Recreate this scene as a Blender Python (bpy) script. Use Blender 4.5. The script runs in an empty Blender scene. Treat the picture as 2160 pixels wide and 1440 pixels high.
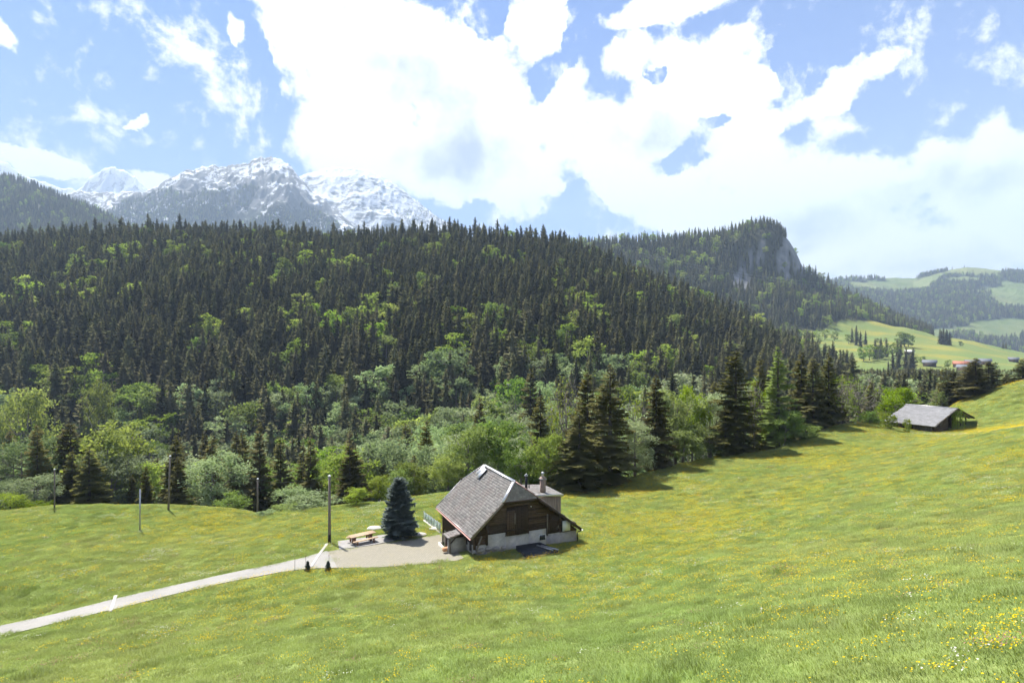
import bpy, bmesh, math, random
import numpy as np
R = math.radians
scene = bpy.context.scene
COL = scene.collection
F = 1200.0                       # focal length in pixels of a 2160 px wide frame (20 mm lens)

# ------------------------------------------------------------------ camera
cam_data = bpy.data.cameras.new('camera')
cam_data.sensor_width = 36.0
cam_data.lens = 20.0
cam_data.clip_start = 0.5
cam_data.clip_end = 60000
cam = bpy.data.objects.new('camera', cam_data)
COL.objects.link(cam)
cam.location = (0, 0, 0)
cam.rotation_euler = (R(90), 0, 0)
scene.camera = cam

# ------------------------------------------------------------------ light and exposure
SUN_EL, SUN_AZ = R(56), R(-39)   # azimuth from +Y, towards +X
SUN_DIR = (math.sin(SUN_AZ) * math.cos(SUN_EL), math.cos(SUN_AZ) * math.cos(SUN_EL), math.sin(SUN_EL))
sun_data = bpy.data.lights.new('sun', 'SUN')
sun_data.energy = 5.0
sun_data.angle = R(0.53)
sun_data.color = (1.0, 0.95, 0.86)
sun = bpy.data.objects.new('sun', sun_data)
COL.objects.link(sun)
from mathutils import Vector, Matrix
sun.rotation_euler = Vector(SUN_DIR).to_track_quat('Z', 'Y').to_euler()
sun.location = (0, 0, 300)
vs = scene.view_settings
vs.view_transform = 'Standard'
vs.look = 'None'
vs.gamma = 1.0
vs.exposure = 1.62
vs.use_curve_mapping = False
cy = scene.cycles
cy.use_denoising = True
cy.max_bounces = 6
cy.diffuse_bounces = 3
cy.glossy_bounces = 2
cy.transmission_bounces = 4
cy.transparent_max_bounces = 8
cy.volume_bounces = 0
cy.use_adaptive_sampling = True
cy.adaptive_threshold = 0.03
cy.sample_clamp_indirect = 6.0

# ------------------------------------------------------------------ world: Nishita sky with cumulus clouds
world = bpy.data.worlds.new('World')
scene.world = world
world.use_nodes = True
def nodes_of(tree):
    N = tree.nodes
    L = tree.links.new
    def mk(kind, **kw):
        n = N.new(kind)
        for k, v in kw.items():
            setattr(n, k, v)
        return n
    def math_(op, a, b=None, c=None, clamp=False):
        n = mk('ShaderNodeMath', operation=op, use_clamp=clamp)
        for i, x in enumerate((a, b, c)):
            if x is None:
                continue
            if isinstance(x, (int, float)):
                n.inputs[i].default_value = x
            else:
                L(x, n.inputs[i])
        return n.outputs[0]
    def mapr(x, a, b, c=0.0, d=1.0, smooth=False):
        n = mk('ShaderNodeMapRange', clamp=True)
        if smooth:
            n.interpolation_type = 'SMOOTHSTEP'
        L(x, n.inputs[0])
        for i, v in zip((1, 2, 3, 4), (a, b, c, d)):
            n.inputs[i].default_value = v
        return n.outputs[0]
    def mix(fac, a, b, blend='MIX'):
        n = mk('ShaderNodeMix', data_type='RGBA', blend_type=blend)
        for sock, x in ((n.inputs[0], fac), (n.inputs[6], a), (n.inputs[7], b)):
            if isinstance(x, (int, float)):
                sock.default_value = x
            elif isinstance(x, (tuple, list)):
                sock.default_value = (*x[:3], 1)
            else:
                L(x, sock)
        return n.outputs[2]
    def noise(vec, scale, detail=4.0, rough=0.55, dist=0.0, color=False):
        n = mk('ShaderNodeTexNoise')
        n.inputs['Scale'].default_value = scale
        n.inputs['Detail'].default_value = detail
        n.inputs['Roughness'].default_value = rough
        n.inputs['Distortion'].default_value = dist
        if vec is not None:
            L(vec, n.inputs['Vector'])
        return n.outputs[1 if color else 0]
    return N, L, mk, math_, mapr, mix, noise

def pix_dir(px, py):
    return Vector(((px - 1080) / F, 1.0, (720 - py) / F)).normalized()

def build_world():
    nt = world.node_tree
    N, L, mk, math_, mapr, mix, noise = nodes_of(nt)
    bg = N['Background']
    sky = mk('ShaderNodeTexSky', sky_type='NISHITA', sun_disc=False)
    sky.sun_elevation = SUN_EL
    sky.sun_rotation = SUN_AZ
    sky.altitude = 1100
    sky.air_density = 1.0
    sky.dust_density = 0.8
    sky.ozone_density = 1.2
    tc = mk('ShaderNodeTexCoord')
    d = tc.outputs['Generated']
    # warp the direction a little so that the cloud outlines billow
    wn = noise(d, 9.0, 6.0, 0.65, color=True)
    wv = mk('ShaderNodeVectorMath', operation='SUBTRACT'); L(wn, wv.inputs[0]); wv.inputs[1].default_value = (.5, .5, .5)
    ws = mk('ShaderNodeVectorMath', operation='SCALE'); L(wv.outputs[0], ws.inputs[0]); ws.inputs['Scale'].default_value = 0.085
    wa = mk('ShaderNodeVectorMath', operation='ADD'); L(d, wa.inputs[0]); L(ws.outputs[0], wa.inputs[1])
    dw = wa.outputs[0]
    def blob(px, py, rx, ry, ang=0.0):
        rx, ry = rx * 1.06, ry * 1.06
        c = pix_dir(px, py)
        e1 = (pix_dir(px + 2, py) - pix_dir(px - 2, py)).normalized()
        e2 = (pix_dir(px, py - 2) - pix_dir(px, py + 2)).normalized()
        k1 = (pix_dir(px + rx, py) - c).length
        k2 = (pix_dir(px, py - ry) - c).length
        ca, sa = math.cos(R(ang)), math.sin(R(ang))
        a1, a2 = (e1 * ca + e2 * sa) / k1, (e2 * ca - e1 * sa) / k2
        out = []
        for a in (a1, a2):
            n = mk('ShaderNodeVectorMath', operation='DOT_PRODUCT')
            L(dw, n.inputs[0]); n.inputs[1].default_value = a
            s = math_('SUBTRACT', n.outputs['Value'], a.dot(c))
            out.append(math_('MULTIPLY', s, s))
        return math_('SUBTRACT', 1.0, math_('ADD', out[0], out[1]))
    def union(lst):
        acc = None
        for b in lst:
            v = blob(*b)
            acc = v if acc is None else math_('SMOOTH_MAX', acc, v, 0.25)
        return math_('MAXIMUM', acc, -0.6)
    # the cumulus clouds that stand over the valley: direction of the centre, angular half sizes, tilt
    big = union([(800, 130, 255, 175), (900, 335, 215, 95, -8), (640, 10, 110, 45), (690, 300, 95, 95), (1000, 200, 175, 190),
                 (1135, 70, 75, 110), (1125, 395, 85, 75), (1180, 230, 90, 110), (1000, 340, 190, 100),
                 (1325, 125, 60, 85), (1480, 160, 165, 115), (1290, 290, 165, 120), (1400, 5, 170, 45), (1570, 190, 80, 85),
                 (1330, 400, 85, 60), (1590, 260, 110, 45), (1440, 420, 130, 70),
                 (1720, 430, 300, 115), (2000, 385, 230, 105, 8), (2180, 440, 280, 160), (1560, 350, 120, 75), (1830, 540, 420, 75),
                 (1775, 187, 110, 42, 22), (-5, 75, 45, 42), (512, 75, 26, 48, 10), (75, 342, 110, 26, -14), (328, 384, 48, 20),
                 (295, 262, 22, 12, 20)])
    gaps = union([(1035, 25, 48, 62), (1150, 165, 40, 55), (1195, 80, 22, 95), (1447, 345, 45, 32), (1225, 440, 45, 60), (1015, 445, 45, 35), (1385, 165, 28, 22), (1500, 250, 40, 18),
                  (560, 180, 40, 120), (1690, 100, 40, 100), (620, 440, 60, 40), (870, 470, 90, 30)])
    big = math_('SUBTRACT', big, math_('MULTIPLY', math_('MAXIMUM', gaps, 0.0), 1.3))
    f1 = noise(d, 11.0, 9.0, 0.66, 0.2)
    f2 = noise(d, 3.1, 4.0, 0.5)
    far = mapr(f2, 0.56, 0.70, 0.0, 0.55)            # other clouds around the sky
    yy = mk('ShaderNodeSeparateXYZ'); L(d, yy.inputs[0])
    front = mapr(yy.outputs[1], 0.35, 0.6)
    up = mapr(yy.outputs[2], 0.0, 0.15)
    far = math_('MULTIPLY', math_('MULTIPLY', far, math_('SUBTRACT', 1.0, front)), up)
    dens = math_('ADD', math_('MAXIMUM', math_('MULTIPLY', big, 0.72), far), math_('MULTIPLY', math_('SUBTRACT', f1, 0.5), 2.4))
    alpha = mapr(dens, -0.02, 0.34, smooth=True)
    # thin grey bellies in the thick middle of the clouds
    belly = union([(860, 180, 150, 85, -10), (985, 330, 120, 70), (1760, 470, 330, 55, 12), (1950, 560, 250, 45), (1400, 300, 130, 50)])
    f3 = noise(d, 5.0, 6.0, 0.55)
    # self shadow: denser cloud on the sunward side darkens
    so = mk('ShaderNodeVectorMath', operation='ADD'); L(d, so.inputs[0]); so.inputs[1].default_value = (-.022, 0, .030)
    f1b = noise(so.outputs[0], 11.0, 5.0, 0.6, 0.2)
    selfs = math_('MULTIPLY', math_('SUBTRACT', f1b, f1), 1.6)
    shade = math_('ADD', math_('MULTIPLY', belly, 0.5), math_('ADD', math_('MULTIPLY', math_('SUBTRACT', f3, 0.47), 2.0), selfs))
    shade = math_('MULTIPLY', mapr(shade, -0.15, 0.95, smooth=True), mapr(dens, 0.1, 0.5))
    white = mix(shade, (5.6, 5.5, 5.35), (1.75, 1.9, 2.1))
    skyc = mix(1.0, sky.outputs[0], (.105, .26, .52), 'MULTIPLY')
    col = mix(alpha, skyc, white)
    L(col, bg.inputs[0])
    bg.inputs[1].default_value = 0.1
build_world()
world.cycles.sampling_method = 'MANUAL'
world.cycles.sample_map_resolution = 256
# ------------------------------------------------------------------ small helpers
rng = np.random.default_rng(7)
random.seed(7)

def link(o, parent=None):
    COL.objects.link(o)
    if parent is not None:
        o.parent = parent
    return o
def tag(o, label=None, category=None, group=None, kind=None):
    if label: o['label'] = label
    if category: o['category'] = category
    if group: o['group'] = group
    if kind: o['kind'] = kind
    return o
def empty(name, loc, rz=0.0):
    o = bpy.data.objects.new(name, None)
    o.location = loc
    o.rotation_euler = (0, 0, rz)
    o.empty_display_size = 0.3
    return link(o)

def tri_mesh(name, chunks, smooth=False, tint=None):
    """chunks: (verts Nx3, tris Mx3, material)"""
    V, T, MI, mats, off = [], [], [], [], 0
    for v, t, m in chunks:
        v = np.asarray(v, np.float32).reshape(-1, 3); t = np.asarray(t, np.int32).reshape(-1, 3)
        if m not in mats: mats.append(m)
        V.append(v); T.append(t + off); MI.append(np.full(len(t), mats.index(m), np.int32)); off += len(v)
    V = np.concatenate(V); T = np.concatenate(T); MI = np.concatenate(MI)
    me = bpy.data.meshes.new(name)
    me.vertices.add(len(V)); me.vertices.foreach_set('co', V.ravel())
    me.loops.add(T.size); me.loops.foreach_set('vertex_index', T.ravel())
    me.polygons.add(len(T)); me.polygons.foreach_set('loop_start', np.arange(0, T.size, 3, dtype=np.int32))
    for m in mats: me.materials.append(m)
    me.polygons.foreach_set('material_index', MI)
    if smooth: me.polygons.foreach_set('use_smooth', np.ones(len(T), bool))
    if tint is not None:
        a = me.attributes.new('tint', 'FLOAT', 'POINT'); a.data.foreach_set('value', np.asarray(tint, np.float32))
    me.update(calc_edges=True)
    return me

def grid_tris(nr, nc):
    i = np.arange(nr - 1)[:, None] * nc + np.arange(nc - 1)[None, :]
    i = i.ravel()
    return np.concatenate([np.stack([i, i + 1, i + nc + 1], 1), np.stack([i, i + nc + 1, i + nc], 1)])

def tube(pts, rad, n=6):
    pts = np.asarray(pts, float); rad = np.asarray(rad, float)
    k = len(pts)
    d = np.gradient(pts, axis=0); d /= np.linalg.norm(d, axis=1)[:, None] + 1e-9
    ref = np.where(np.abs(d[:, 2:3]) > .9, np.array([[1., 0, 0]]), np.array([[0, 0, 1.]]))
    a = np.cross(d, ref); a /= np.linalg.norm(a, axis=1)[:, None] + 1e-9
    b = np.cross(d, a)
    th = np.linspace(0, 2 * np.pi, n, endpoint=False)
    V = pts[:, None, :] + rad[:, None, None] * (np.cos(th)[None, :, None] * a[:, None, :] + np.sin(th)[None, :, None] * b[:, None, :])
    V = V.reshape(-1, 3)
    T = []
    for i in range(k - 1):
        for j in range(n):
            p, q = i * n + j, i * n + (j + 1) % n
            T += [(p, q, q + n), (p, q + n, p + n)]
    for j in range(1, n - 1):
        T.append((0, j + 1, j)); T.append(((k - 1) * n, (k - 1) * n + j, (k - 1) * n + j + 1))
    return V, np.array(T)

def merge(lst):
    V, T, off = [], [], 0
    for v, t in lst:
        V.append(np.asarray(v, float).reshape(-1, 3)); T.append(np.asarray(t).reshape(-1, 3) + off); off += len(V[-1])
    return np.concatenate(V), np.concatenate(T)

# --- value noise (numpy)
def _hash(ix, iy, seed):
    h = (ix.astype(np.int64) * 374761393 + iy.astype(np.int64) * 668265263 + seed * 1442695041) & 0xffffffff
    h = ((h ^ (h >> 13)) * 1274126177) & 0xffffffff
    return ((h ^ (h >> 16)) & 0xffff) / 65535.0
def vnoise(x, y, seed=0):
    x = np.asarray(x, float); y = np.asarray(y, float)
    ix, iy = np.floor(x), np.floor(y)
    fx, fy = x - ix, y - iy
    fx = fx * fx * (3 - 2 * fx); fy = fy * fy * (3 - 2 * fy)
    a, b = _hash(ix, iy, seed), _hash(ix + 1, iy, seed)
    c, d = _hash(ix, iy + 1, seed), _hash(ix + 1, iy + 1, seed)
    return (a * (1 - fx) + b * fx) * (1 - fy) + (c * (1 - fx) + d * fx) * fy
def fbm(x, y, oct=5, seed=0, gain=.5, ridged=False):
    s, a, tot = 0., 1., 0.
    for o in range(oct):
        n = vnoise(x * 2 ** o + 17.3 * o, y * 2 ** o - 9.1 * o, seed + o)
        if ridged: n = 1 - np.abs(2 * n - 1)
        s = s + a * n; tot += a; a *= gain
    return s / tot

# ------------------------------------------------------------------ materials
def new_mat(name):
    m = bpy.data.materials.new(name)
    m.use_nodes = True
    return m, nodes_of(m.node_tree), m.node_tree.nodes['Principled BSDF']

def plain(name, color, rough=.7, var=.25, scale=6.0, bump=.15, metal=0.0, bscale=None, stretch=None, spec=.3):
    """one material colour with grain and wear"""
    m, (N, L, mk, math_, mapr, mix, noise), p = new_mat(name)
    tc = mk('ShaderNodeTexCoord')
    vec = tc.outputs['Object']
    if stretch:
        mp = mk('ShaderNodeMapping'); mp.inputs['Scale'].default_value = stretch; L(vec, mp.inputs[0]); vec = mp.outputs[0]
    n1 = noise(vec, scale, 6, .65)
    oi = mk('ShaderNodeObjectInfo')
    v = math_('ADD', mapr(n1, .25, .75, 1 - var, 1 + var), mapr(oi.outputs['Random'], 0, 1, -var * .35, var * .35))
    hsv = mk('ShaderNodeHueSaturation'); hsv.inputs['Color'].default_value = (*color, 1); L(v, hsv.inputs['Value'])
    L(hsv.outputs[0], p.inputs['Base Color'])
    p.inputs['Roughness'].default_value = rough
    p.inputs['Metallic'].default_value = metal
    p.inputs['Specular IOR Level'].default_value = spec
    if bump:
        b = mk('ShaderNodeBump'); b.inputs['Strength'].default_value = bump; b.inputs['Distance'].default_value = .03
        L(noise(vec, bscale or scale * 5, 5, .6), b.inputs['Height']); L(b.outputs[0], p.inputs['Normal'])
    return m

def leaf_mat(name, c1, c2, trans=.45, tcol=None, rnd=.35, nscale=.6, upn=0.0):
    """foliage: diffuse plus translucent, colour drifting from tree to tree and clump to clump"""
    m, (N, L, mk, math_, mapr, mix, noise), p = new_mat(name)
    N.remove(p)
    tc = mk('ShaderNodeTexCoord'); oi = mk('ShaderNodeObjectInfo')
    n1 = noise(tc.outputs['Object'], nscale, 3, .6)
    fac = math_('ADD', math_('MULTIPLY', mapr(n1, .3, .7), .6), math_('MULTIPLY', oi.outputs['Random'], .4))
    col = mix(fac, c1, c2)
    hs = mk('ShaderNodeHueSaturation')
    r2 = math_('FRACT', math_('MULTIPLY', oi.outputs['Random'], 37.7))
    r3 = math_('FRACT', math_('MULTIPLY', oi.outputs['Random'], 91.3))
    L(mapr(r2, 0, 1, 1 - rnd, 1 + rnd), hs.inputs['Value'])
    L(mapr(r3, 0, 1, .485, .515), hs.inputs['Hue'])
    L(mapr(r3, 0, 1, .85, 1.1), hs.inputs['Saturation'])
    L(col, hs.inputs['Color'])
    df = mk('ShaderNodeBsdfDiffuse'); L(hs.outputs[0], df.inputs[0])
    if upn:
        # needle sprays scatter light like a rounded tuft rather than a flat card
        gn = mk('ShaderNodeNewGeometry'); vm = mk('ShaderNodeVectorMath', operation='SCALE'); L(gn.outputs['Normal'], vm.inputs[0]); vm.inputs['Scale'].default_value = 1 - upn
        va = mk('ShaderNodeVectorMath', operation='ADD'); L(vm.outputs[0], va.inputs[0]); va.inputs[1].default_value = (0, 0, upn)
        vn = mk('ShaderNodeVectorMath', operation='NORMALIZE'); L(va.outputs[0], vn.inputs[0]); L(vn.outputs[0], df.inputs['Normal'])
    tr = mk('ShaderNodeBsdfTranslucent')
    tcx = mix(1.0, hs.outputs[0], tcol or (1.3, 1.35, .7), 'MULTIPLY'); L(tcx, tr.inputs[0])
    ms = mk('ShaderNodeMixShader'); ms.inputs[0].default_value = trans
    L(df.outputs[0], ms.inputs[1]); L(tr.outputs[0], ms.inputs[2])
    L(ms.outputs[0], N['Material Output'].inputs[0])
    return m

M = {}
M['spruce'] = leaf_mat('spruce_needles', (.095, .105, .040), (.205, .182, .070), .47, (1.2, 1.2, .7), upn=.5)
M['spruce_far'] = leaf_mat('spruce_needles_hill', (.085, .104, .050), (.195, .178, .092), .40, (1.2, 1.2, .75), .40, upn=.5)
M['blue_spruce'] = leaf_mat('blue_spruce_needles', (.055, .078, .066), (.14, .17, .145), .2, (1, 1, 1), upn=.3)
M['larch'] = leaf_mat('larch_needles', (.165, .20, .07), (.22, .245, .095), .4, upn=.4)
M['beech'] = leaf_mat('fresh_beech_leaves', (.15, .215, .045), (.26, .31, .085), .5, upn=.35)
M['yellow'] = leaf_mat('young_yellow_green_leaves', (.17, .25, .022), (.28, .33, .05), .5, upn=.3)
M['alder'] = leaf_mat('alder_leaves', (.10, .155, .04), (.20, .25, .085), .45, upn=.35)
M['willow'] = leaf_mat('silvery_willow_leaves', (.19, .25, .11), (.29, .345, .19), .4, (1.1, 1.15, .85), upn=.4)
M['bark'] = plain('bark', (.085, .07, .055), .9, .4, 3, .6, stretch=(3, 3, .6))
M['bark_pale'] = plain('pale_bark', (.19, .17, .145), .9, .35, 3, .5, stretch=(3, 3, .6))
M['deadwood'] = plain('grey_dead_wood', (.20, .185, .17), .9, .3, 3, .4)
# ------------------------------------------------------------------ the lie of the land
def at(px, py, z):                      # point at height z seen along a direction below the horizon
    y = -z * F / (py - 720.0)
    return ((px - 1080) / F * y, y, z)
CTRL = [at(*c) for c in [
    (0, 1440, -15.5), (540, 1440, -13.5), (1080, 1440, -11.5), (1620, 1440, -9), (2160, 1440, -6.5),
    (1500, 1200, -15.2), (2000, 1150, -11.5), (2160, 1000, -11.5), (2160, 900, -11), (2160, 805, -8.5), (2020, 850, -13.5), (2090, 826, -10.7),
    (1800, 1000, -16.3), (1900, 950, -15.7), (1300, 1150, -19), (1250, 1250, -17.2), (800, 1300, -16.4), (400, 1350, -16.8),
    (0, 1333, -19.5), (240, 1277, -19.4), (500, 1215, -19.3), (690, 1185, -19.25),
    (0, 1200, -20.4), (300, 1180, -20.7), (150, 1120, -22), (600, 1130, -20.6),
    (700, 1200, -19.2), (960, 1182, -19.1), (715, 1148, -19.7), (925, 1132, -19.9), (840, 1135, -19.8),
    (1000, 1171, -19), (1100, 1160, -18.95), (1220, 1141, -19.2), (1240, 1060, -21),
    (0, 1087, -22.5), (115, 1075, -22.5), (355, 1073, -22.5), (500, 1083, -22.5), (545, 1095, -22.5), (650, 1085, -22), (800, 1068, -21.5),
    (930, 1047, -21.5), (1190, 1045, -21.5), (1280, 1030, -22), (1400, 995, -20.6), (1530, 967, -19.5), (1640, 960, -18.5),
    (1770, 900, -15.5), (1860, 899, -15.4), (1920, 912, -15.9), (1975, 914, -15.9), (2012, 909, -16.0), (2048, 902, -15.9), (1960, 885, -16.0)]] + [
    (0, 0, -7), (22, 2, -3.0), (-28, 6, -13), (40, 20, -5.5), (130, 100, -5), (-85, 60, -23), (-60, 30, -20)]
CTRL = np.array(CTRL)
def _tps_fit(P, lam=.6):
    n = len(P)
    d = np.linalg.norm(P[:, None, :2] - P[None, :, :2], axis=2)
    K = np.where(d > 0, d * d * np.log(d + 1e-12), 0) + lam * np.eye(n)
    A = np.zeros((n + 3, n + 3)); A[:n, :n] = K; A[:n, n] = 1; A[:n, n + 1:] = P[:, :2]; A[n, :n] = 1; A[n + 1:, :n] = P[:, :2].T
    return np.linalg.solve(A, np.concatenate([P[:, 2], np.zeros(3)]))
_W = _tps_fit(CTRL)
def tps(x, y):
    out = np.full(x.shape, _W[-3]) + _W[-2] * x + _W[-1] * y
    for (cx, cy_, _), w in zip(CTRL, _W[:-3]):
        r2 = (x - cx) ** 2 + (y - cy_) ** 2
        out = out + w * .5 * r2 * np.log(r2 + 1e-12)
    return out

def curve(pts):
    p = np.array(sorted(pts), float)
    def f(a): return np.interp(a, p[:, 0], p[:, 1])
    # smoothed lookup
    g = np.linspace(-1.6, 1.6, 1601); v = f(g)
    k = np.exp(-np.linspace(-2, 2, 17) ** 2); k /= k.sum()
    v = np.convolve(np.pad(v, 8, 'edge'), k, 'valid')
    return lambda a: np.interp(a, g, v)
A = lambda px: (px - 1080) / F
LIP = curve([(A(x), y) for x, y in [(-400, 70), (-100, 72), (0, 73.6), (115, 76), (355, 76.5), (500, 74.5), (545, 72.5), (650, 72.5), (800, 74), (930, 79),
             (1050, 80), (1190, 80), (1280, 86), (1400, 91), (1530, 96), (1640, 95), (1770, 104), (1860, 106), (1950, 114), (2020, 125), (2090, 122), (2160, 121), (2600, 124)]])
FLOOR = curve([(-1.3, -62), (-.4, -60), (-.15, -50), (.05, -42), (.4, -40), (.7, -38), (1.3, -34)])
# first wooded hill: ground line of its crest (pixel heights) and distance
H1Y = curve([(-1.3, 640), (-.5, 660), (0, 660), (.2, 620), (.5, 540), (.65, 480)])
H1Z = curve([(A(x), (720 - y) / F * Y) for x, y, Y in [(-500, 560, 640), (0, 525, 650), (200, 507, 655), (400, 505, 660), (640, 512, 660), (700, 520, 660), (800, 512, 660), (950, 506, 660),
             (1130, 518, 650), (1200, 535, 640), (1260, 556, 625), (1340, 594, 605), (1440, 636, 585), (1560, 688, 565), (1650, 738, 545), (1760, 786, 510), (1840, 815, 480), (1950, 830, 470)]])
H2Z = curve([(A(x), (720 - y) / F * 1300) for x, y in [(600, 560), (1000, 530), (1250, 514), (1300, 510), (1400, 508), (1450, 502), (1500, 498), (1550, 488), (1600, 478), (1635, 482), (1660, 500), (1680, 530),
             (1692, 566), (1740, 600), (1800, 630), (1870, 664), (1970, 708), (2040, 745), (2160, 800)]])
MCREST = curve([(.2, 10), (.5, 22), (.69, 17), (.8, 3), (.9, -20), (1.2, -50)])

def smax(a, b, k):
    h = np.clip(.5 + .5 * (a - b) / k, 0, 1)
    return b * (1 - h) + a * h + k * h * (1 - h)

def zfar(a, y, x):
    fl = FLOOR(a)
    # first hill
    yr, zr = H1Y(a), H1Z(a)
    yf = 235.0
    t = np.clip((y - yf) / (yr - yf), 0, 1)
    s = t * (1.12 - .12 * t)
    gul = (fbm(x / 95., y / 260., 4, 3) - .5) * 26 * np.clip(4 * t * (1 - t), 0, 1)
    z1 = fl + (np.maximum(zr, fl - 2) - fl) * s + gul * np.clip((zr - fl) / 80, 0, 1) - np.maximum(y - yr, 0) * .45
    # valley meadow beyond and the second hill with its cliff
    cr = MCREST(a)
    tm = np.clip((y - 540) / 480., 0, 1)
    zm = -30 + (cr + 30) * tm - np.maximum(y - 1020, 0) * .12
    zm = np.where(y < 540, fl + (-30 - fl) * np.clip((y - 420) / 120., 0, 1), zm)
    z2r = H2Z(a)
    t2 = np.clip((y - 900) / 400., 0, 1)
    cl = np.exp(-((a - .455) / .075) ** 2)
    sm = t2 * t2 * (3 - 2 * t2)
    st = .42 * np.clip(t2 / .62, 0, 1) + .50 * np.clip((t2 - .62) / .13, 0, 1) + .08 * np.clip((t2 - .75) / .25, 0, 1)
    s2 = (t2 * .6 + sm * .4) * (1 - cl * .8) + st * cl * .8
    base = np.minimum(zm, z2r)
    z2 = base + np.maximum(z2r - base, 0) * s2 + (fbm(x / 70., y / 120., 4, 9) - .5) * 26 * np.clip(4 * t2 * (1 - t2), 0, 1) - np.maximum(y - 1300, 0) * .5
    z = smax(z1, np.maximum(zm, -90), 6.0)
    return np.where(y > 780, np.maximum(z, z2), z)

def zg(x, y):
    x = np.asarray(x, float); y = np.asarray(y, float)
    yy = np.maximum(y, 2.0)
    a = np.clip(x / yy, -1.5, 1.5)
    lip = LIP(a)
    yc = np.minimum(y, lip)
    sc = np.where(y > 2, yc / yy, 1.0)
    zn = tps(x * sc, np.where(y > 2, yc, y))
    zn = zn + (fbm(x / 5., y / 5., 3, 21) - .5) * .13 * np.clip(1 - (np.hypot(x + 8, y - 55) < 14), 0, 1)
    d = np.maximum(y - lip, 0)
    zn = zn - .5 * (np.sqrt(d * d + 49.) - 7.)
    far = zfar(a, y, x)
    return np.where(d > 0, smax(zn, far, 8.0) - 2.0 * np.clip(0, 0, 1), zn)
def zs(x, y): return float(zg(np.array([x]), np.array([y]))[0])

# land cover: 0 meadow, 1 woodland floor, 2 bare rock
def rock_mask(x, y, z):
    a = x / np.maximum(y, 1); px = 1080 + F * a; py = 720 - F * z / np.maximum(y, 1)
    m = np.zeros_like(a)
    for cx, cy_, rx, ry, t in [(1558, 588, 16, 24, .3), (1575, 598, 10, 20, .2), (1672, 520, 14, 24, -.4), (1688, 556, 16, 26, -.3), (1660, 575, 7, 28, 0), (1655, 535, 9, 18, 0), (1607, 530, 7, 16, 0), (1600, 552, 8, 14, .3), (1645, 560, 6, 26, 0), (1585, 545, 6, 14, .2)]:
        u = (px - cx) + t * (py - cy_); m = np.maximum(m, 1.25 - (u / rx) ** 2 - ((py - cy_) / ry) ** 2)
    m = np.where(y > 850, m, 0)
    for cx, cy_, rx, ry in [(1345, 700, 14, 22), (1372, 708, 10, 18), (1412, 660, 20, 10), (1300, 705, 8, 12)]:
        k = 1.2 - ((px - cx) / rx) ** 2 - ((py - cy_) / ry) ** 2
        m = np.maximum(m, np.where((y > 300) & (y < 640), k, 0))
    return np.clip(m + (vnoise(x / 9., z / 7., 5) - .5) * 1.5 * (m > 0), 0, 1)
def meadow_far(x, y):
    """open pasture in the valley beyond the gorge and two clearings in the wood"""
    a = x / np.maximum(y, 1)
    edge = .505 + (fbm(x / 60., y / 60., 3, 44) - .5) * .10
    m = ((a > edge) & (y > 520 + 40 * np.sin(a * 30)) & (y < 905 + 150 * np.clip((a - .55) / .1, 0, 1) + 60 * fbm(x / 80., y / 80., 3, 2))).astype(float)
    m = np.maximum(m, (np.hypot((x + 213) / 16, (y - 268) / 9) < 1).astype(float))
    m = np.maximum(m, ((a > .74) & (y > 900)).astype(float))
    return m

M['ground'] = None
def ground_material():
    m, (N, L, mk, math_, mapr, mix, noise), p = new_mat('meadow_and_woodland_floor')
    g = mk('ShaderNodeNewGeometry'); pos = g.outputs['Position']
    at_w = mk('ShaderNodeAttribute', attribute_name='wood'); at_r = mk('ShaderNodeAttribute', attribute_name='rock')
    n1 = noise(pos, .06, 5, .6); n2 = noise(pos, .6, 6, .7); n3 = noise(pos, 7.0, 4, .7)
    c = mix(mapr(n1, .35, .65), (.20, .265, .078), (.26, .285, .095))
    c = mix(mapr(n2, .45, .75), c, (.23, .26, .10))
    c = mix(math_('MULTIPLY', mapr(n3, .3, .8), .5), c, (.145, .205, .055))
    # buttercup-yellow drifts on the far pasture
    n4 = noise(pos, .012, 4, .6)
    sep = mk('ShaderNodeSeparateXYZ'); L(pos, sep.inputs[0])
    c_y = (math_('MULTIPLY', math_('MULTIPLY', mapr(n4, .5, .62), mapr(sep.outputs[1], 400, 500)), .6))
    c = mix(mapr(sep.outputs[1], 380, 480), c, mix(mapr(n4, .35, .65), (.125, .175, .05), (.17, .19, .055)))
    c = mix(c_y, c, (.26, .23, .035))
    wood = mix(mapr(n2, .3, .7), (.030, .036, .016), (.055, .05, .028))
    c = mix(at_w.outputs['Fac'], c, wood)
    rk = mix(mapr(noise(pos, .05, 8, .7), .35, .65), (.15, .15, .155), (.27, .265, .26))
    c = mix(at_r.outputs['Fac'], c, rk)
    L(c, p.inputs['Base Color']); p.inputs['Roughness'].default_value = .95; p.inputs['Specular IOR Level'].default_value = .1
    b = mk('ShaderNodeBump'); b.inputs['Strength'].default_value = .6; b.inputs['Distance'].default_value = .15
    L(math_('ADD', n3, n2), b.inputs['Height']); L(b.outputs[0], p.inputs['Normal'])
    return m
M['ground'] = ground_material()

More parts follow.
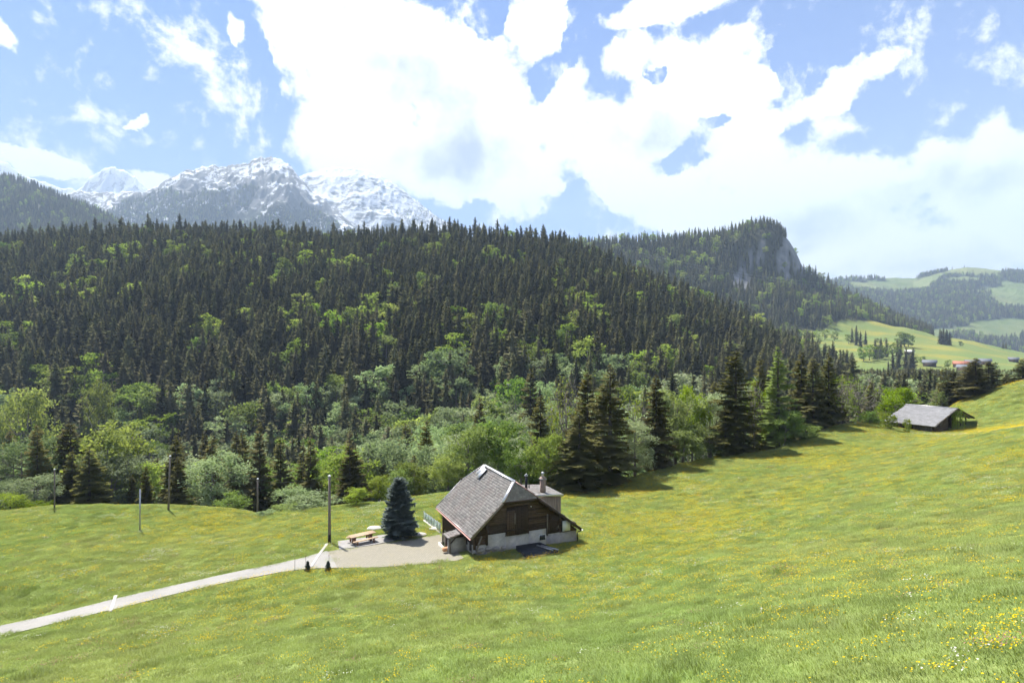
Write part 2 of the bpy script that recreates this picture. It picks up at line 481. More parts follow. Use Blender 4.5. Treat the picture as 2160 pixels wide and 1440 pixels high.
def build_ground():
    th = np.concatenate([np.radians(np.linspace(-66, -43, 24)[:-1]), np.radians(np.linspace(-43, 43, 460)), np.radians(np.linspace(43, 66, 24)[1:])])
    r = [2.5]
    while r[-1] < 125: r.append(r[-1] * 1.012 + .02)
    while r[-1] < 2300: r.append(r[-1] * 1.017)
    r = np.array(r)
    RR, TT = np.meshgrid(r, th, indexing='ij')
    x, y = RR * np.sin(TT), RR * np.cos(TT)
    z = zg(x, y)
    V = np.stack([x, y, z], -1).reshape(-1, 3)
    T = grid_tris(len(r), len(th))[:, ::-1]
    me = tri_mesh('ground', [(V, T, M['ground'])], smooth=True)
    xx, yy, zz = V.T
    a = xx / np.maximum(yy, 1)
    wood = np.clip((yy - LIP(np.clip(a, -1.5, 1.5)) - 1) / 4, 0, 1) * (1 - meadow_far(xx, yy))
    for nm, v in (('wood', wood), ('rock', rock_mask(xx, yy, zz))):
        at_ = me.attributes.new(nm, 'FLOAT', 'POINT'); at_.data.foreach_set('value', v.astype(np.float32))
    o = link(bpy.data.objects.new('ground', me))
    tag(o, 'flowering alpine meadow falling to a wooded valley and hills', 'ground', kind='structure')
    return o
build_ground()

# ------------------------------------------------------------------ far mountains
def rock_snow_mat(name, snow_lo, snow_hi, rockc, woodc, wood_top, streak, nz=.4, lo=-.42, hi=.40):
    """bare rock, snow lying on ledges and high ground, scrub and woods lower down"""
    m, (N, L, mk, math_, mapr, mix, noise), p = new_mat(name)
    g = mk('ShaderNodeNewGeometry'); pos = g.outputs['Position']
    mp = mk('ShaderNodeMapping'); mp.inputs['Scale'].default_value = streak; L(pos, mp.inputs[0])
    sep = mk('ShaderNodeSeparateXYZ'); L(pos, sep.inputs[0]); z = sep.outputs[2]
    ns = mk('ShaderNodeSeparateXYZ'); L(g.outputs['Normal'], ns.inputs[0])
    n1 = noise(mp.outputs[0], .0055, 9, .68, .4); n2 = noise(mp.outputs[0], .016, 8, .72, .6); n3 = noise(pos, .02, 6, .7)
    rock = mix(mapr(n2, .35, .65), tuple(v * .65 for v in rockc), rockc)
    hz = mapr(z, snow_lo, snow_hi, lo, hi)
    sn = math_('ADD', math_('ADD', hz, math_('MULTIPLY', math_('SUBTRACT', n1, .5), 1.3)), math_('ADD', math_('MULTIPLY', math_('SUBTRACT', n2, .5), 1.5), math_('MULTIPLY', math_('SUBTRACT', ns.outputs[2], .62), nz)))
    wd = math_('ADD', mapr(z, wood_top * .75, wood_top, .5, -.5), math_('MULTIPLY', math_('SUBTRACT', n3, .5), 1.4))
    c = mix(mapr(wd, -.05, .1), rock, woodc)
    c = mix(mapr(sn, .0, .10), c, (.70, .72, .75))
    L(c, p.inputs['Base Color']); p.inputs['Roughness'].default_value = .9; p.inputs['Specular IOR Level'].default_value = .1
    b = mk('ShaderNodeBump'); b.inputs['Strength'].default_value = .8; b.inputs['Distance'].default_value = 30
    L(n2, b.inputs['Height']); L(b.outputs[0], p.inputs['Normal'])
    return m

def mountain(name, label, sil, Y, depth, base, mat, amp=.10, power=1.0, scale=420., seed=1, rows=90, step=2.0, jag=.012, back=900.):
    sil = np.array(sil, float)
    px = np.arange(sil[0, 0], sil[-1, 0] + .1, step)
    py = np.interp(px, sil[:, 0], sil[:, 1])
    a = A(px)
    zr = (720 - py) / F * Y
    zr = zr + (fbm(px / 14., px * 0, 4, seed + 50) - .5) * jag * Y
    t = np.concatenate([np.linspace(0, 1, rows), 1 + np.linspace(.08, .6, 8)])
    tt, aa = np.meshgrid(t, a, indexing='ij')
    y = np.where(tt <= 1, Y - depth * (1 - tt), Y + back * (tt - 1))
    x = aa * y
    s = np.where(tt <= 1, np.clip(tt, 0, 1) ** power, 1 - (tt - 1) * .9)
    z = base + (zr[None, :] - base) * s
    hgt = (zr[None, :] - base)
    env = np.clip(tt * 1.6, 0, 1) * np.clip((1.03 - tt) * 5, 0, 1)
    z = z + hgt * amp * env * (fbm(x / scale, y / scale * .7, 6, seed, .55, True) - .55) * 2
    V = np.stack([x, y, z], -1).reshape(-1, 3)
    T = grid_tris(len(t), len(a))[:, ::-1]
    o = link(bpy.data.objects.new(name, tri_mesh(name, [(V, T, mat)], smooth=True)))
    tag(o, label, 'mountain', kind='structure')
    return (x, y, z, tt)

M['mtn_mid'] = rock_snow_mat('rock_and_snow_patches', 500, 1850, (.20, .20, .20), (.028, .036, .026), 1000, (1, .6, 1.1), .5, -.20, .08)
M['mtn_white'] = rock_snow_mat('snowy_grey_limestone', 350, 1750, (.26, .26, .26), (.05, .055, .045), 900, (.7, .7, 2.2), .5, -.10, .16)
M['mtn_far'] = rock_snow_mat('far_snowy_rock', 1200, 2300, (.22, .22, .23), (.05, .055, .05), 1100, (1, 1, .6), .6, -.25, .25)
M['wood_hill'] = plain('dark_wooded_hillside', (.034, .042, .024), .95, .4, .01, 0)

G_H7a = mountain('mountain', 'long jagged snow ridge on the skyline beyond the dark hill', [(-420, 300), (-200, 330), (0, 341), (15, 348), (35, 362), (60, 372), (90, 383), (125, 396), (150, 398), (162, 402), (190, 440)], 7500, 1500, 200, M['mtn_far'], .10, .9, 700, 5, 60)
G_H7b = mountain('mountain', 'small square-topped snowy peak standing far back in a gap', [(110, 440), (150, 408), (175, 398), (190, 376), (214, 358), (238, 354), (262, 357), (285, 372), (305, 394), (330, 420), (380, 470)], 8000, 1700, 200, M['mtn_far'], .11, .9, 600, 8, 60)
G_H6 = mountain('mountain', 'round-backed snow-covered limestone mountain beside the pointed peak', [(560, 420), (620, 378), (650, 364), (690, 356), (740, 354), (780, 362), (820, 382), (860, 410), (900, 442), (940, 468), (1000, 505), (1080, 560)], 5600, 1500, 100, M['mtn_white'], .07, .75, 330, 12, 100, jag=.006)
G_H5 = mountain('mountain', 'pointed mountain with wooded flanks and patches of snow', [(-300, 420), (0, 425), (150, 408), (210, 405), (300, 404), (345, 385), (380, 366), (430, 356), (470, 350), (525, 346), (545, 333), (572, 329), (592, 338), (612, 352), (640, 384), (672, 416), (710, 448), (735, 470), (770, 500), (840, 560)], 4300, 1500, 60, M['mtn_mid'], .12, .85, 420, 15, 110)
G_H4 = mountain('hill', 'dark wooded hill running down behind the near ridge', [(-420, 330), (-150, 352), (0, 374), (50, 386), (100, 404), (150, 424), (200, 444), (250, 468), (320, 500), (420, 560)], 2100, 800, -20, M['wood_hill'], .07, .9, 300, 19, 60, jag=.004)
G_H3Y = 3300
def far_hill_material():
    m, (N, L, mk, math_, mapr, mix, noise), p = new_mat('far_pasture_and_woods')
    at_w = mk('ShaderNodeAttribute', attribute_name='wood'); g = mk('ShaderNodeNewGeometry')
    n = noise(g.outputs['Position'], .004, 5, .6)
    c = mix(mapr(n, .4, .6), (.10, .14, .045), (.155, .175, .07))
    c = mix(at_w.outputs['Fac'], c, (.035, .045, .026))
    L(c, p.inputs['Base Color']); p.inputs['Roughness'].default_value = .95; p.inputs['Specular IOR Level'].default_value = .1
    return m
M['far_hill'] = far_hill_material()
G_H3 = mountain('hill', 'hazy far hill of pasture and woods closing the valley', [(1500, 700), (1680, 620), (1770, 590), (1800, 588), (1870, 586), (1925, 588), (1960, 578), (2000, 570), (2040, 564), (2080, 568), (2120, 572), (2160, 576), (2300, 560), (2600, 540)], 3300, 1500, -60, M['far_hill'], .10, .85, 420, 23, 90, jag=.0015)
def h3_wood(x, y, z):
    px = 1080 + F * x / y; py = 720 - F * z / y
    n = fbm(x / 170., y / 120., 4, 61)
    v = n - .435
    def el(cx, cy_, rx, ry, s): return s * np.clip(1.2 - ((px - cx) / rx) ** 2 - ((py - cy_) / ry) ** 2, 0, 1)
    v = v + el(1980, 655, 150, 42, .5) + el(1860, 630, 60, 22, .35) + el(2020, 600, 70, 14, .3) + el(1750, 640, 60, 50, .4)
    v = v - el(1880, 605, 70, 12, .5) - el(2060, 572, 70, 9, .4) - el(2125, 625, 30, 30, .4) - el(2110, 692, 70, 22, .6) - el(2030, 588, 40, 6, .2)
    return np.clip(v * 12, 0, 1)
_o = [o for o in COL.objects if o.name.startswith('hill') and 'hazy' in o.get('label', '')][0]
_v = np.empty(len(_o.data.vertices) * 3, np.float32); _o.data.vertices.foreach_get('co', _v); _v = _v.reshape(-1, 3).astype(float)
_a = _o.data.attributes.new('wood', 'FLOAT', 'POINT'); _a.data.foreach_set('value', h3_wood(*_v.T).astype(np.float32))
# ------------------------------------------------------------------ trees: growing the forms
def spruce_form(seed, H=20., Rr=3.4, nwh=34, nb=8, k=6, droop=.42, z0=.06, thin=0., power=.8, core=True, jit=1.0):
    g = np.random.default_rng(seed)
    n = nwh * nb
    wi = np.repeat(np.arange(nwh), nb)
    fr = np.clip((wi + g.uniform(-.4, .9, n) * jit) / nwh, 0, .995)
    z = H * (z0 + (1 - z0) * fr)
    az = g.uniform(0, 2 * np.pi, n)
    L = Rr * (1 - fr) ** power * np.clip(.72 + fr * 1.3, .72, 1) * g.uniform(.62, 1.12, n) + .07 * Rr * (1 - fr * .8)
    # lopsided growth
    L = L * (1 + .14 * np.cos(az - g.uniform(0, 6.28)) + .10 * np.sin(fr * 17 + az))
    if thin > 0:
        keep = g.uniform(0, 1, n) > thin; z, az, L, fr = z[keep], az[keep], L[keep], fr[keep]; n = len(z)
    d = np.stack([np.cos(az), np.sin(az), np.zeros(n)], 1)
    pr = np.stack([-np.sin(az), np.cos(az), np.zeros(n)], 1)
    dr = droop * (1 - fr) * g.uniform(.7, 1.3, n) - .28 * fr
    def pt(s):
        return np.stack([np.zeros(n), np.zeros(n), z], 1) + d * (L * s)[:, None] + np.array([0, 0, 1.]) * (L * (.10 * s - dr * s * s * 1.3 + dr * .45 * s ** 4))[:, None]
    V, T = [], []
    cnt = 0
    up = np.array([0, 0, 1.])
    for j in range(k):
        s0 = np.full(n, .10 + .80 * j / k); s1 = s0 + 1.25 / k
        a, b = pt(s0), pt(np.minimum(s1, 1.0))
        for sd in (-1, 1, 0):
            w = L * (.34 - .20 * j / k) * g.uniform(.6, 1.35, n) + .04 * Rr
            side = sd * pr * w[:, None] if sd else pr * (g.uniform(-.3, .3, n) * w)[:, None]
            down = (.30 if sd else .95) * g.uniform(.6, 1.4, n) * w * (1 if sd else .8)
            tip = a + d * (w * (.75 if sd else .35))[:, None] + side - up * down[:, None]
            V.append(np.stack([a, b, tip], 1).reshape(-1, 3)); T.append(np.arange(n * 3).reshape(-1, 3) + cnt); cnt += n * 3
    a = pt(np.full(n, .8)); tip = pt(np.full(n, 1.06)); w = (L * .09)[:, None] + .02
    V.append(np.stack([a + pr * w, a - pr * w, tip], 1).reshape(-1, 3)); T.append(np.arange(n * 3).reshape(-1, 3) + cnt); cnt += n * 3
    V, T = np.concatenate(V), np.concatenate(T)
    lst = [(V, T)]
    if core:
        zz = np.linspace(H * (z0 + .03), H * .99, 9); m = 7
        rr = Rr * .40 * (1 - np.linspace(0, 1, 9)) ** .8 + .02
        th = np.linspace(0, 2 * np.pi, m, endpoint=False)
        C = np.stack([(rr[:, None] * np.cos(th) * g.uniform(.6, 1.2, (9, m))), (rr[:, None] * np.sin(th) * g.uniform(.6, 1.2, (9, m))), zz[:, None] + g.uniform(-.3, .3, (9, m))], -1).reshape(-1, 3)
        CT = []
        for i in range(8):
            for j in range(m):
                p, q = i * m + j, i * m + (j + 1) % m
                CT += [(p, q, q + m), (p, q + m, p + m)]
        lst.append((C, np.array(CT)))
    tr = tube([(0, 0, -1.2), (0, 0, H * .3), (0, 0, H * .7), (0, 0, H * .99)], [H * .014, H * .011, H * .006, .02], 7)
    return merge(lst), tr

def broad_form(seed, H=12., Rr=4., base=.22, lobes=9, clumps=150, leaves=34, size=.34, sparse=1.0, squash=1.0, limbs=9, tall=False):
    g = np.random.default_rng(seed)
    cz, hz = H * (base + (1 - base) * .52), H * (1 - base) * .5
    # lobes of the crown
    lc = []
    for i in range(lobes):
        t = (i + .5) / lobes
        zz = -0.75 + 1.6 * t
        rad = math.sqrt(max(0, 1 - min(1, abs(zz)) ** 2)) * .62
        aa = i * 2.4 + g.uniform(-.5, .5)
        lc.append((Rr * rad * math.cos(aa), Rr * rad * math.sin(aa), cz + hz * min(zz, .66)))
    lc = np.array(lc); lr = Rr * g.uniform(.34, .52, lobes)
    pts, nrm = [], []
    n = int(clumps * sparse)
    li = g.integers(0, lobes, n)
    u = g.normal(size=(n, 3)); u[:, 2] = u[:, 2] * .8 + .25; u /= np.linalg.norm(u, axis=1)[:, None]
    rad = lr[li] * g.uniform(.45, 1.12, n)
    c = lc[li] + u * rad[:, None] * np.array([1, 1, squash * .9])
    m = n * leaves
    ci = np.repeat(np.arange(n), leaves)
    cr = Rr * g.uniform(.08, .17, n)
    p = c[ci] + g.normal(size=(m, 3)) * cr[ci][:, None] * np.array([.8, .8, .6])
    nn = u[ci] * .5 + g.normal(size=(m, 3)) * .75 + np.array([0, 0, .35]); nn /= np.linalg.norm(nn, axis=1)[:, None]
    a = np.cross(nn, g.normal(size=(m, 3))); a /= np.linalg.norm(a, axis=1)[:, None] + 1e-9
    b = np.cross(nn, a)
    s = size * g.uniform(.55, 1.2, m)[:, None]
    V = np.stack([p - a * s * .55, p - b * s * .34 + nn * s * .08, p + a * s * .6, p + b * s * .34], 1).reshape(-1, 3)
    q = np.arange(m)[:, None] * 4
    T = np.concatenate([q + np.array([[0, 1, 2]]), q + np.array([[0, 2, 3]])])
    # trunk, limbs and twigs
    lst = []
    lean = g.uniform(-.04, .04, 2) * H
    tp = np.array([(0, 0, -.8), (lean[0] * .2, lean[1] * .2, H * .2), (lean[0] * .6, lean[1] * .6, H * .5), (lean[0], lean[1], H * .84)])
    lst.append(tube(tp, [H * .021, H * .016, H * .010, H * .002], 7))
    for i in range(limbs):
        t = g.uniform(.2, .75); st = tp[0] * 0 + np.array([np.interp(t * H * .9, tp[:, 2], tp[:, 0]), np.interp(t * H * .9, tp[:, 2], tp[:, 1]), t * H * .9])
        en = lc[i % lobes] + g.normal(size=3) * .12 * Rr
        if en[2] < st[2] + .3: en[2] = st[2] + .1 * H
        mid = (st + en) / 2 + np.array([0, 0, -.03 * H]) + g.normal(size=3) * .03 * H
        r0 = H * .009
        lst.append(tube([st, mid, en], [r0, r0 * .6, r0 * .2], 5))
        for k in range(4 if sparse >= 1 else 9):
            f = g.uniform(.35, 1.0); s2 = mid + (en - mid) * f
            e2 = s2 + (g.normal(size=3) * .20 + np.array([0, 0, .12])) * Rr * 1.3
            lst.append(tube([s2, (s2 + e2) / 2 + g.normal(size=3) * .04 * Rr, e2], [r0 * .35, r0 * .25, r0 * .08], 4))
    return (V, T), merge(lst)

def dead_form(seed, H=20.):
    g = np.random.default_rng(seed)
    lst = [tube([(0, 0, -1), (0, 0, H * .5), (.1, 0, H)], [H * .013, H * .009, .03], 6)]
    for i in range(60):
        z = H * g.uniform(.25, .97); a = g.uniform(0, 6.28); L = (H - z) * .16 + .4
        lst.append(tube([(0, 0, z), (L * math.cos(a) * .6, L * math.sin(a) * .6, z - .05 * L), (L * math.cos(a), L * math.sin(a), z - .35 * L)], [.06, .045, .02], 3))
    return merge(lst[1:]), lst[0]

# kind: (crown material, bark material, list of (crown, trunk), natural height, natural radius)
FORMS = {}
def add_kind(key, crown, bark, forms, H, Rr):
    out = []
    for i, (c, t) in enumerate(forms):
        out.append((tri_mesh(key + '_crown', [(c[0], c[1], M[crown])]), tri_mesh(key + '_trunk', [(t[0], t[1], M[bark])], smooth=True),
                    tri_mesh(key + '_whole', [(c[0], c[1], M[crown]), (t[0], t[1], M[bark])])))
    FORMS[key] = (out, H, Rr)
add_kind('spruce', 'spruce', 'bark', [spruce_form(100 + i, 20, 3.6, 36, 8, 7, .5, .05, .06 + .08 * (i % 3), [.66, .60, .78, .70][i], core=False) for i in range(4)], 20, 3.6)
add_kind('spruce_far', 'spruce_far', 'bark', [spruce_form(200 + i, 20, 3.6, 24, 7, 4, .45, .04, .05, [.62, .72, .66, .58, .70, .60][i]) for i in range(6)], 20, 3.6)
add_kind('spruce_tiny', 'spruce_far', 'bark', [spruce_form(300 + i, 20, 3.8, 11, 6, 2, .45, .02, 0, [.65, .75, .68][i]) for i in range(3)], 20, 3.8)
add_kind('larch', 'larch', 'bark', [spruce_form(400, 20, 3.8, 32, 7, 6, .35, .08, .15, .85, core=False)], 20, 3.8)
add_kind('beech', 'beech', 'bark_pale', [broad_form(500 + i, 12, 4, .15, 10, 170, 34, .36) for i in range(3)], 12, 4)
add_kind('alder', 'alder', 'bark_pale', [broad_form(520 + i, 12, 3.6, .10, 11, 190, 36, .32) for i in range(3)], 12, 3.6)
add_kind('yellow', 'yellow', 'bark_pale', [broad_form(540 + i, 12, 4, .12, 10, 190, 36, .32) for i in range(2)], 12, 4)
add_kind('willow', 'willow', 'bark_pale', [broad_form(560 + i, 12, 4.2, .08, 10, 190, 40, .30) for i in range(3)], 12, 4.2)
add_kind('open', 'yellow', 'bark_pale', [broad_form(580 + i, 12, 4, .15, 12, 120, 14, .26, .8, limbs=16) for i in range(2)], 12, 4)
add_kind('bare', 'alder', 'bark_pale', [broad_form(590, 12, 4, .15, 12, 60, 7, .2, .8, limbs=20)], 12, 4)
add_kind('beech_far', 'beech', 'bark_pale', [broad_form(600 + i, 12, 4, .08, 8, 80, 18, .62, limbs=5) for i in range(3)], 12, 4)
add_kind('willow_far', 'willow', 'bark_pale', [broad_form(620 + i, 12, 4.2, .05, 9, 90, 20, .58, limbs=5) for i in range(3)], 12, 4.2)
add_kind('alder_far', 'alder', 'bark_pale', [broad_form(640 + i, 12, 4, .05, 9, 90, 20, .58, limbs=5) for i in range(3)], 12, 4)
add_kind('shrub', 'alder', 'bark', [broad_form(660 + i, 4, 2.4, -.12, 9, 120, 26, .24, limbs=5) for i in range(2)], 4, 2.4)
add_kind('shrub_bright', 'yellow', 'bark', [broad_form(670 + i, 4, 2.4, -.12, 9, 120, 26, .24, limbs=5) for i in range(2)], 4, 2.4)
add_kind('shrub_silver', 'willow', 'bark', [broad_form(680 + i, 4, 2.4, -.12, 9, 120, 26, .24, limbs=5) for i in range(2)], 4, 2.4)
add_kind('dead', 'deadwood', 'deadwood', [dead_form(700)], 20, 2)

_cnt = {}
def plant(kind, x, y, height, radius, label, group=None, name=None, category='tree', z=None, rz=None, form=None):
    forms, H0, R0 = FORMS[kind]
    i = _cnt.get(kind, 0); _cnt[kind] = i + 1
    c, t, _ = forms[(i if form is None else form) % len(forms)]
    root = bpy.data.objects.new(name or 'tree', None)
    root.location = (x, y, (zs(x, y) if z is None else z) - .1)
    root.rotation_euler = (0, 0, random.uniform(0, 6.28) if rz is None else rz)
    root.scale = (radius / R0, radius / R0, height / H0)
    root.empty_display_size = .3
    COL.objects.link(root)
    tag(root, label, category, group)
    for nm, me in (('crown', c), ('trunk', t)):
        o = bpy.data.objects.new(nm, me); o.parent = root; COL.objects.link(o)
    return root

def plant_px(kind, px, top, Y, wpx, label, group=None, name='tree', category='tree', form=None, minh=.6):
    """a tree that stands at distance Y in direction px and reaches up to picture height top"""
    x = A(px) * Y
    zb = zs(x, Y)
    h = max(minh, (720 - top) / F * Y - zb)
    return plant(kind, x, Y, h, max(.3, wpx / 2 / F * Y), label, group, name, category, z=zb, form=form)

# ------------------------------------------------------------------ trees along the meadow edge, one by one
EDGE = 'trees along the edge of the meadow'
near = [
    # behind the house and up the slope to the hay barn
    ('alder', 985, 890, 92, 90, 'leafy green tree rising behind the farmhouse roof ridge', 'alder_tree'),
    ('alder', 1050, 878, 96, 110, 'broad grey-green tree behind the farmhouse with mottled crown', 'alder_tree'),
    ('beech', 945, 955, 88, 70, 'small green tree behind the left roof edge of the farmhouse', 'beech_tree'),
    ('alder', 1100, 945, 86, 70, 'rounded green tree behind the two chimneys', 'alder_tree'),
    ('beech', 1152, 912, 84, 66, 'bright green fruit tree in leaf right of the brick chimney', 'fruit_tree'),
    ('spruce', 1140, 832, 104, 78, 'olive-brown spruce above the chimneys, left of the bare-branched tree', 'spruce_tree'),
    ('open', 1192, 797, 101, 92, 'half-leafed tree with grey branches and yellow-green tips', 'broadleaf_tree'),
    ('spruce', 1240, 782, 97, 80, 'spruce just left of the tallest dark spruce by the meadow', 'spruce_tree'),
    ('spruce', 1287, 766, 88, 112, 'tallest dark spruce with drooping boughs at the meadow edge', 'spruce_tree'),
    ('spruce', 1222, 868, 83.5, 96, 'wide dark spruce low in front beside the bright fruit tree', 'spruce_tree'),
    ('open', 1338, 815, 101, 74, 'yellow-green half-leafed tree between two dark spruces', 'broadleaf_tree'),
    ('willow', 1340, 880, 91, 78, 'pale silvery tree at the foot of the tallest spruce', 'willow_tree'),
    ('spruce', 1384, 788, 94, 66, 'narrow brownish spruce with dry lower branches', 'spruce_tree'),
    ('alder', 1425, 815, 100, 84, 'light green tree right of the narrow brownish spruce', 'alder_tree'),
    ('yellow', 1460, 812, 106, 60, 'yellow-green tree in the middle of the tree row', 'broadleaf_tree'),
    ('alder', 1440, 900, 96, 80, 'low leafy tree filling the middle of the meadow edge', 'alder_tree'),
    ('willow', 1495, 822, 107, 80, 'pale green tree left of the tall pair of spruces', 'willow_tree'),
    ('alder', 1500, 905, 99, 66, 'small green tree at the flowery hump of the meadow', 'alder_tree'),
    ('spruce', 1552, 736, 99, 92, 'tall brown-green spruce left of the pale larch', 'spruce_tree'),
    ('spruce', 1603, 742, 106, 64, 'dark spruce directly behind the pale larch on its left', 'spruce_tree'),
    ('open', 1590, 800, 100, 50, 'yellow-leafed slender tree between spruce and larch', 'broadleaf_tree'),
    ('spruce', 1530, 850, 97.5, 50, 'short dark spruce with bare stems at the meadow edge', 'spruce_tree'),
    ('larch', 1641, 727, 101, 100, 'pale green larch with a pointed top', 'larch_tree'),
    ('spruce', 1690, 738, 108, 58, 'slim spruce right of the pale larch', 'spruce_tree'),
    ('spruce', 1715, 752, 105, 66, 'olive spruce second to the right of the larch', 'spruce_tree'),
    ('spruce', 1748, 742, 108, 62, 'last tall spruce of the row before the bare tree', 'spruce_tree'),
    ('alder', 1655, 860, 99, 60, 'low green tree under the larch', 'alder_tree'),
    ('open', 1778, 786, 109, 60, 'thin yellow-green tree at the upper end of the row', 'broadleaf_tree'),
    ('bare', 1812, 788, 110, 72, 'leafless grey-brown tree near the hay barn', 'bare_tree'),
    ('shrub', 1700, 893, 101, 46, 'rounded shrub at the foot of the spruces in grass shadow', 'shrub'),
    ('shrub', 1835, 866, 106, 38, 'green shrub in the gap left of the hay barn', 'shrub'),
    ('yellow', 1889, 815, 116, 62, 'bright yellow-green tree showing over the hay barn roof', 'broadleaf_tree'),
    ('spruce', 2012, 778, 133, 56, 'spruce behind the hump, left of the twin spruces', 'spruce_tree'),
    ('spruce', 2058, 753, 124, 62, 'left one of the twin spruces above the hay barn', 'spruce_tree'),
    ('spruce', 2085, 760, 132, 56, 'right one of the twin spruces above the hay barn', 'spruce_tree'),
    ('spruce', 2122, 783, 138, 40, 'small spruce half sunk behind the grassy hump', 'spruce_tree'),
    ('spruce', 2158, 755, 131, 56, 'spruce cut off by the right edge of the picture', 'spruce_tree'),
    ('alder_far', 1985, 822, 132, 36, 'little light green tree behind the hay barn ridge', 'broadleaf_tree'),
    # left of the house, behind the meadow lip
    ('beech', 872, 975, 95, 78, 'whitish-green tree behind the blue spruce', 'whitebeam_tree'),
    ('yellow', 800, 1000, 80, 44, 'glowing yellow-green young tree left of the blue spruce', 'young_tree'),
    ('yellow', 751, 1027, 76, 40, 'small yellow-green bushy tree right of the dark spruce', 'young_tree'),
    ('alder', 840, 985, 92, 60, 'green tree directly behind the tip of the blue spruce', 'alder_tree'),
    ('spruce', 738, 932, 98, 76, 'dark spruce behind the two yellow-green young trees', 'spruce_tree'),
    ('spruce', 900, 882, 120, 64, 'brown-tinged spruce rising left of the farmhouse ridge', 'spruce_tree'),
    ('spruce', 1012, 832, 150, 62, 'lone dark spruce among pale willows above the farmhouse', 'spruce_tree'),
    ('shrub_silver', 660, 1042, 78, 92, 'wide pale green shrub left of the tall power pole foot', 'shrub'),
    ('shrub', 605, 1060, 82, 56, 'dark green shrub at the meadow edge behind the thin pole', 'shrub'),
    ('shrub_silver', 562, 1077, 74.5, 34, 'small pale shrub just right of the thin pole', 'shrub'),
    ('willow', 452, 956, 96, 112, 'silvery-white whitebeam tree at the meadow edge', 'whitebeam_tree'),
    ('shrub', 490, 1040, 84, 60, 'green shrub under the silvery whitebeam', 'shrub'),
    ('spruce', 512, 905, 108, 52, 'first of three spruces behind the thin pole', 'spruce_tree'),
    ('spruce', 548, 888, 112, 54, 'middle of three spruces behind the thin pole', 'spruce_tree'),
    ('spruce', 592, 920, 108, 56, 'right one of three spruces behind the thin pole', 'spruce_tree'),
    ('spruce', 640, 925, 110, 56, 'spruce half hidden by the wide pale shrub', 'spruce_tree'),
    ('spruce', 375, 960, 92, 44, 'narrow dark spruce beside the leaning pole', 'spruce_tree'),
    ('spruce', 308, 980, 104, 34, 'small thin spruce behind the short grey post', 'spruce_tree'),
    ('spruce', 278, 1000, 106, 24, 'very thin young spruce among silvery willows', 'spruce_tree'),
    ('spruce', 188, 938, 100, 72, 'right one of a dark spruce pair at the meadow edge', 'spruce_tree'),
    ('spruce', 152, 948, 104, 56, 'left one of a dark spruce pair at the meadow edge', 'spruce_tree'),
    ('willow', 72, 1000, 90, 86, 'silvery tree at the meadow edge near the left frame', 'whitebeam_tree'),
    ('willow', 5, 1012, 92, 60, 'silvery tree touching the left frame', 'whitebeam_tree'),
    ('shrub_bright', 22, 1040, 79, 60, 'yellow-green bush lowest at the left frame', 'shrub'),
    ('shrub_bright', 82, 1058, 80, 46, 'low yellow-green bush beside the silvery tree', 'shrub'),
    ('spruce', 20, 905, 118, 60, 'olive spruce standing tall at the left frame', 'spruce_tree'),
    ('spruce', 75, 912, 122, 56, 'olive spruce second from the left frame', 'spruce_tree'),
    ('spruce', 110, 925, 118, 56, 'olive spruce third from the left frame', 'spruce_tree'),
    ('spruce', 432, 905, 118, 52, 'spruce above the silvery whitebeam', 'spruce_tree'),
    ('beech', 205, 800, 250, 50, 'bright green beech alone on the lower wooded slope', 'beech_tree'),
    ('beech', 50, 812, 215, 96, 'broad green beech beside the small clearing', 'beech_tree'),
    ('beech', 728, 792, 290, 32, 'vivid light green beech among dark spruces in the gorge', 'beech_tree'),
]
# each tree's distance also says which stand in front
for i, (k, px, top, Y, w, lab, nm) in enumerate(near):
    plant_px(k, px, top, Y, w * (1.38 if k == 'spruce' else 1.22), lab, EDGE if nm != 'beech_tree' or Y < 200 else None, nm, 'shrub' if 'shrub' in nm else 'tree')

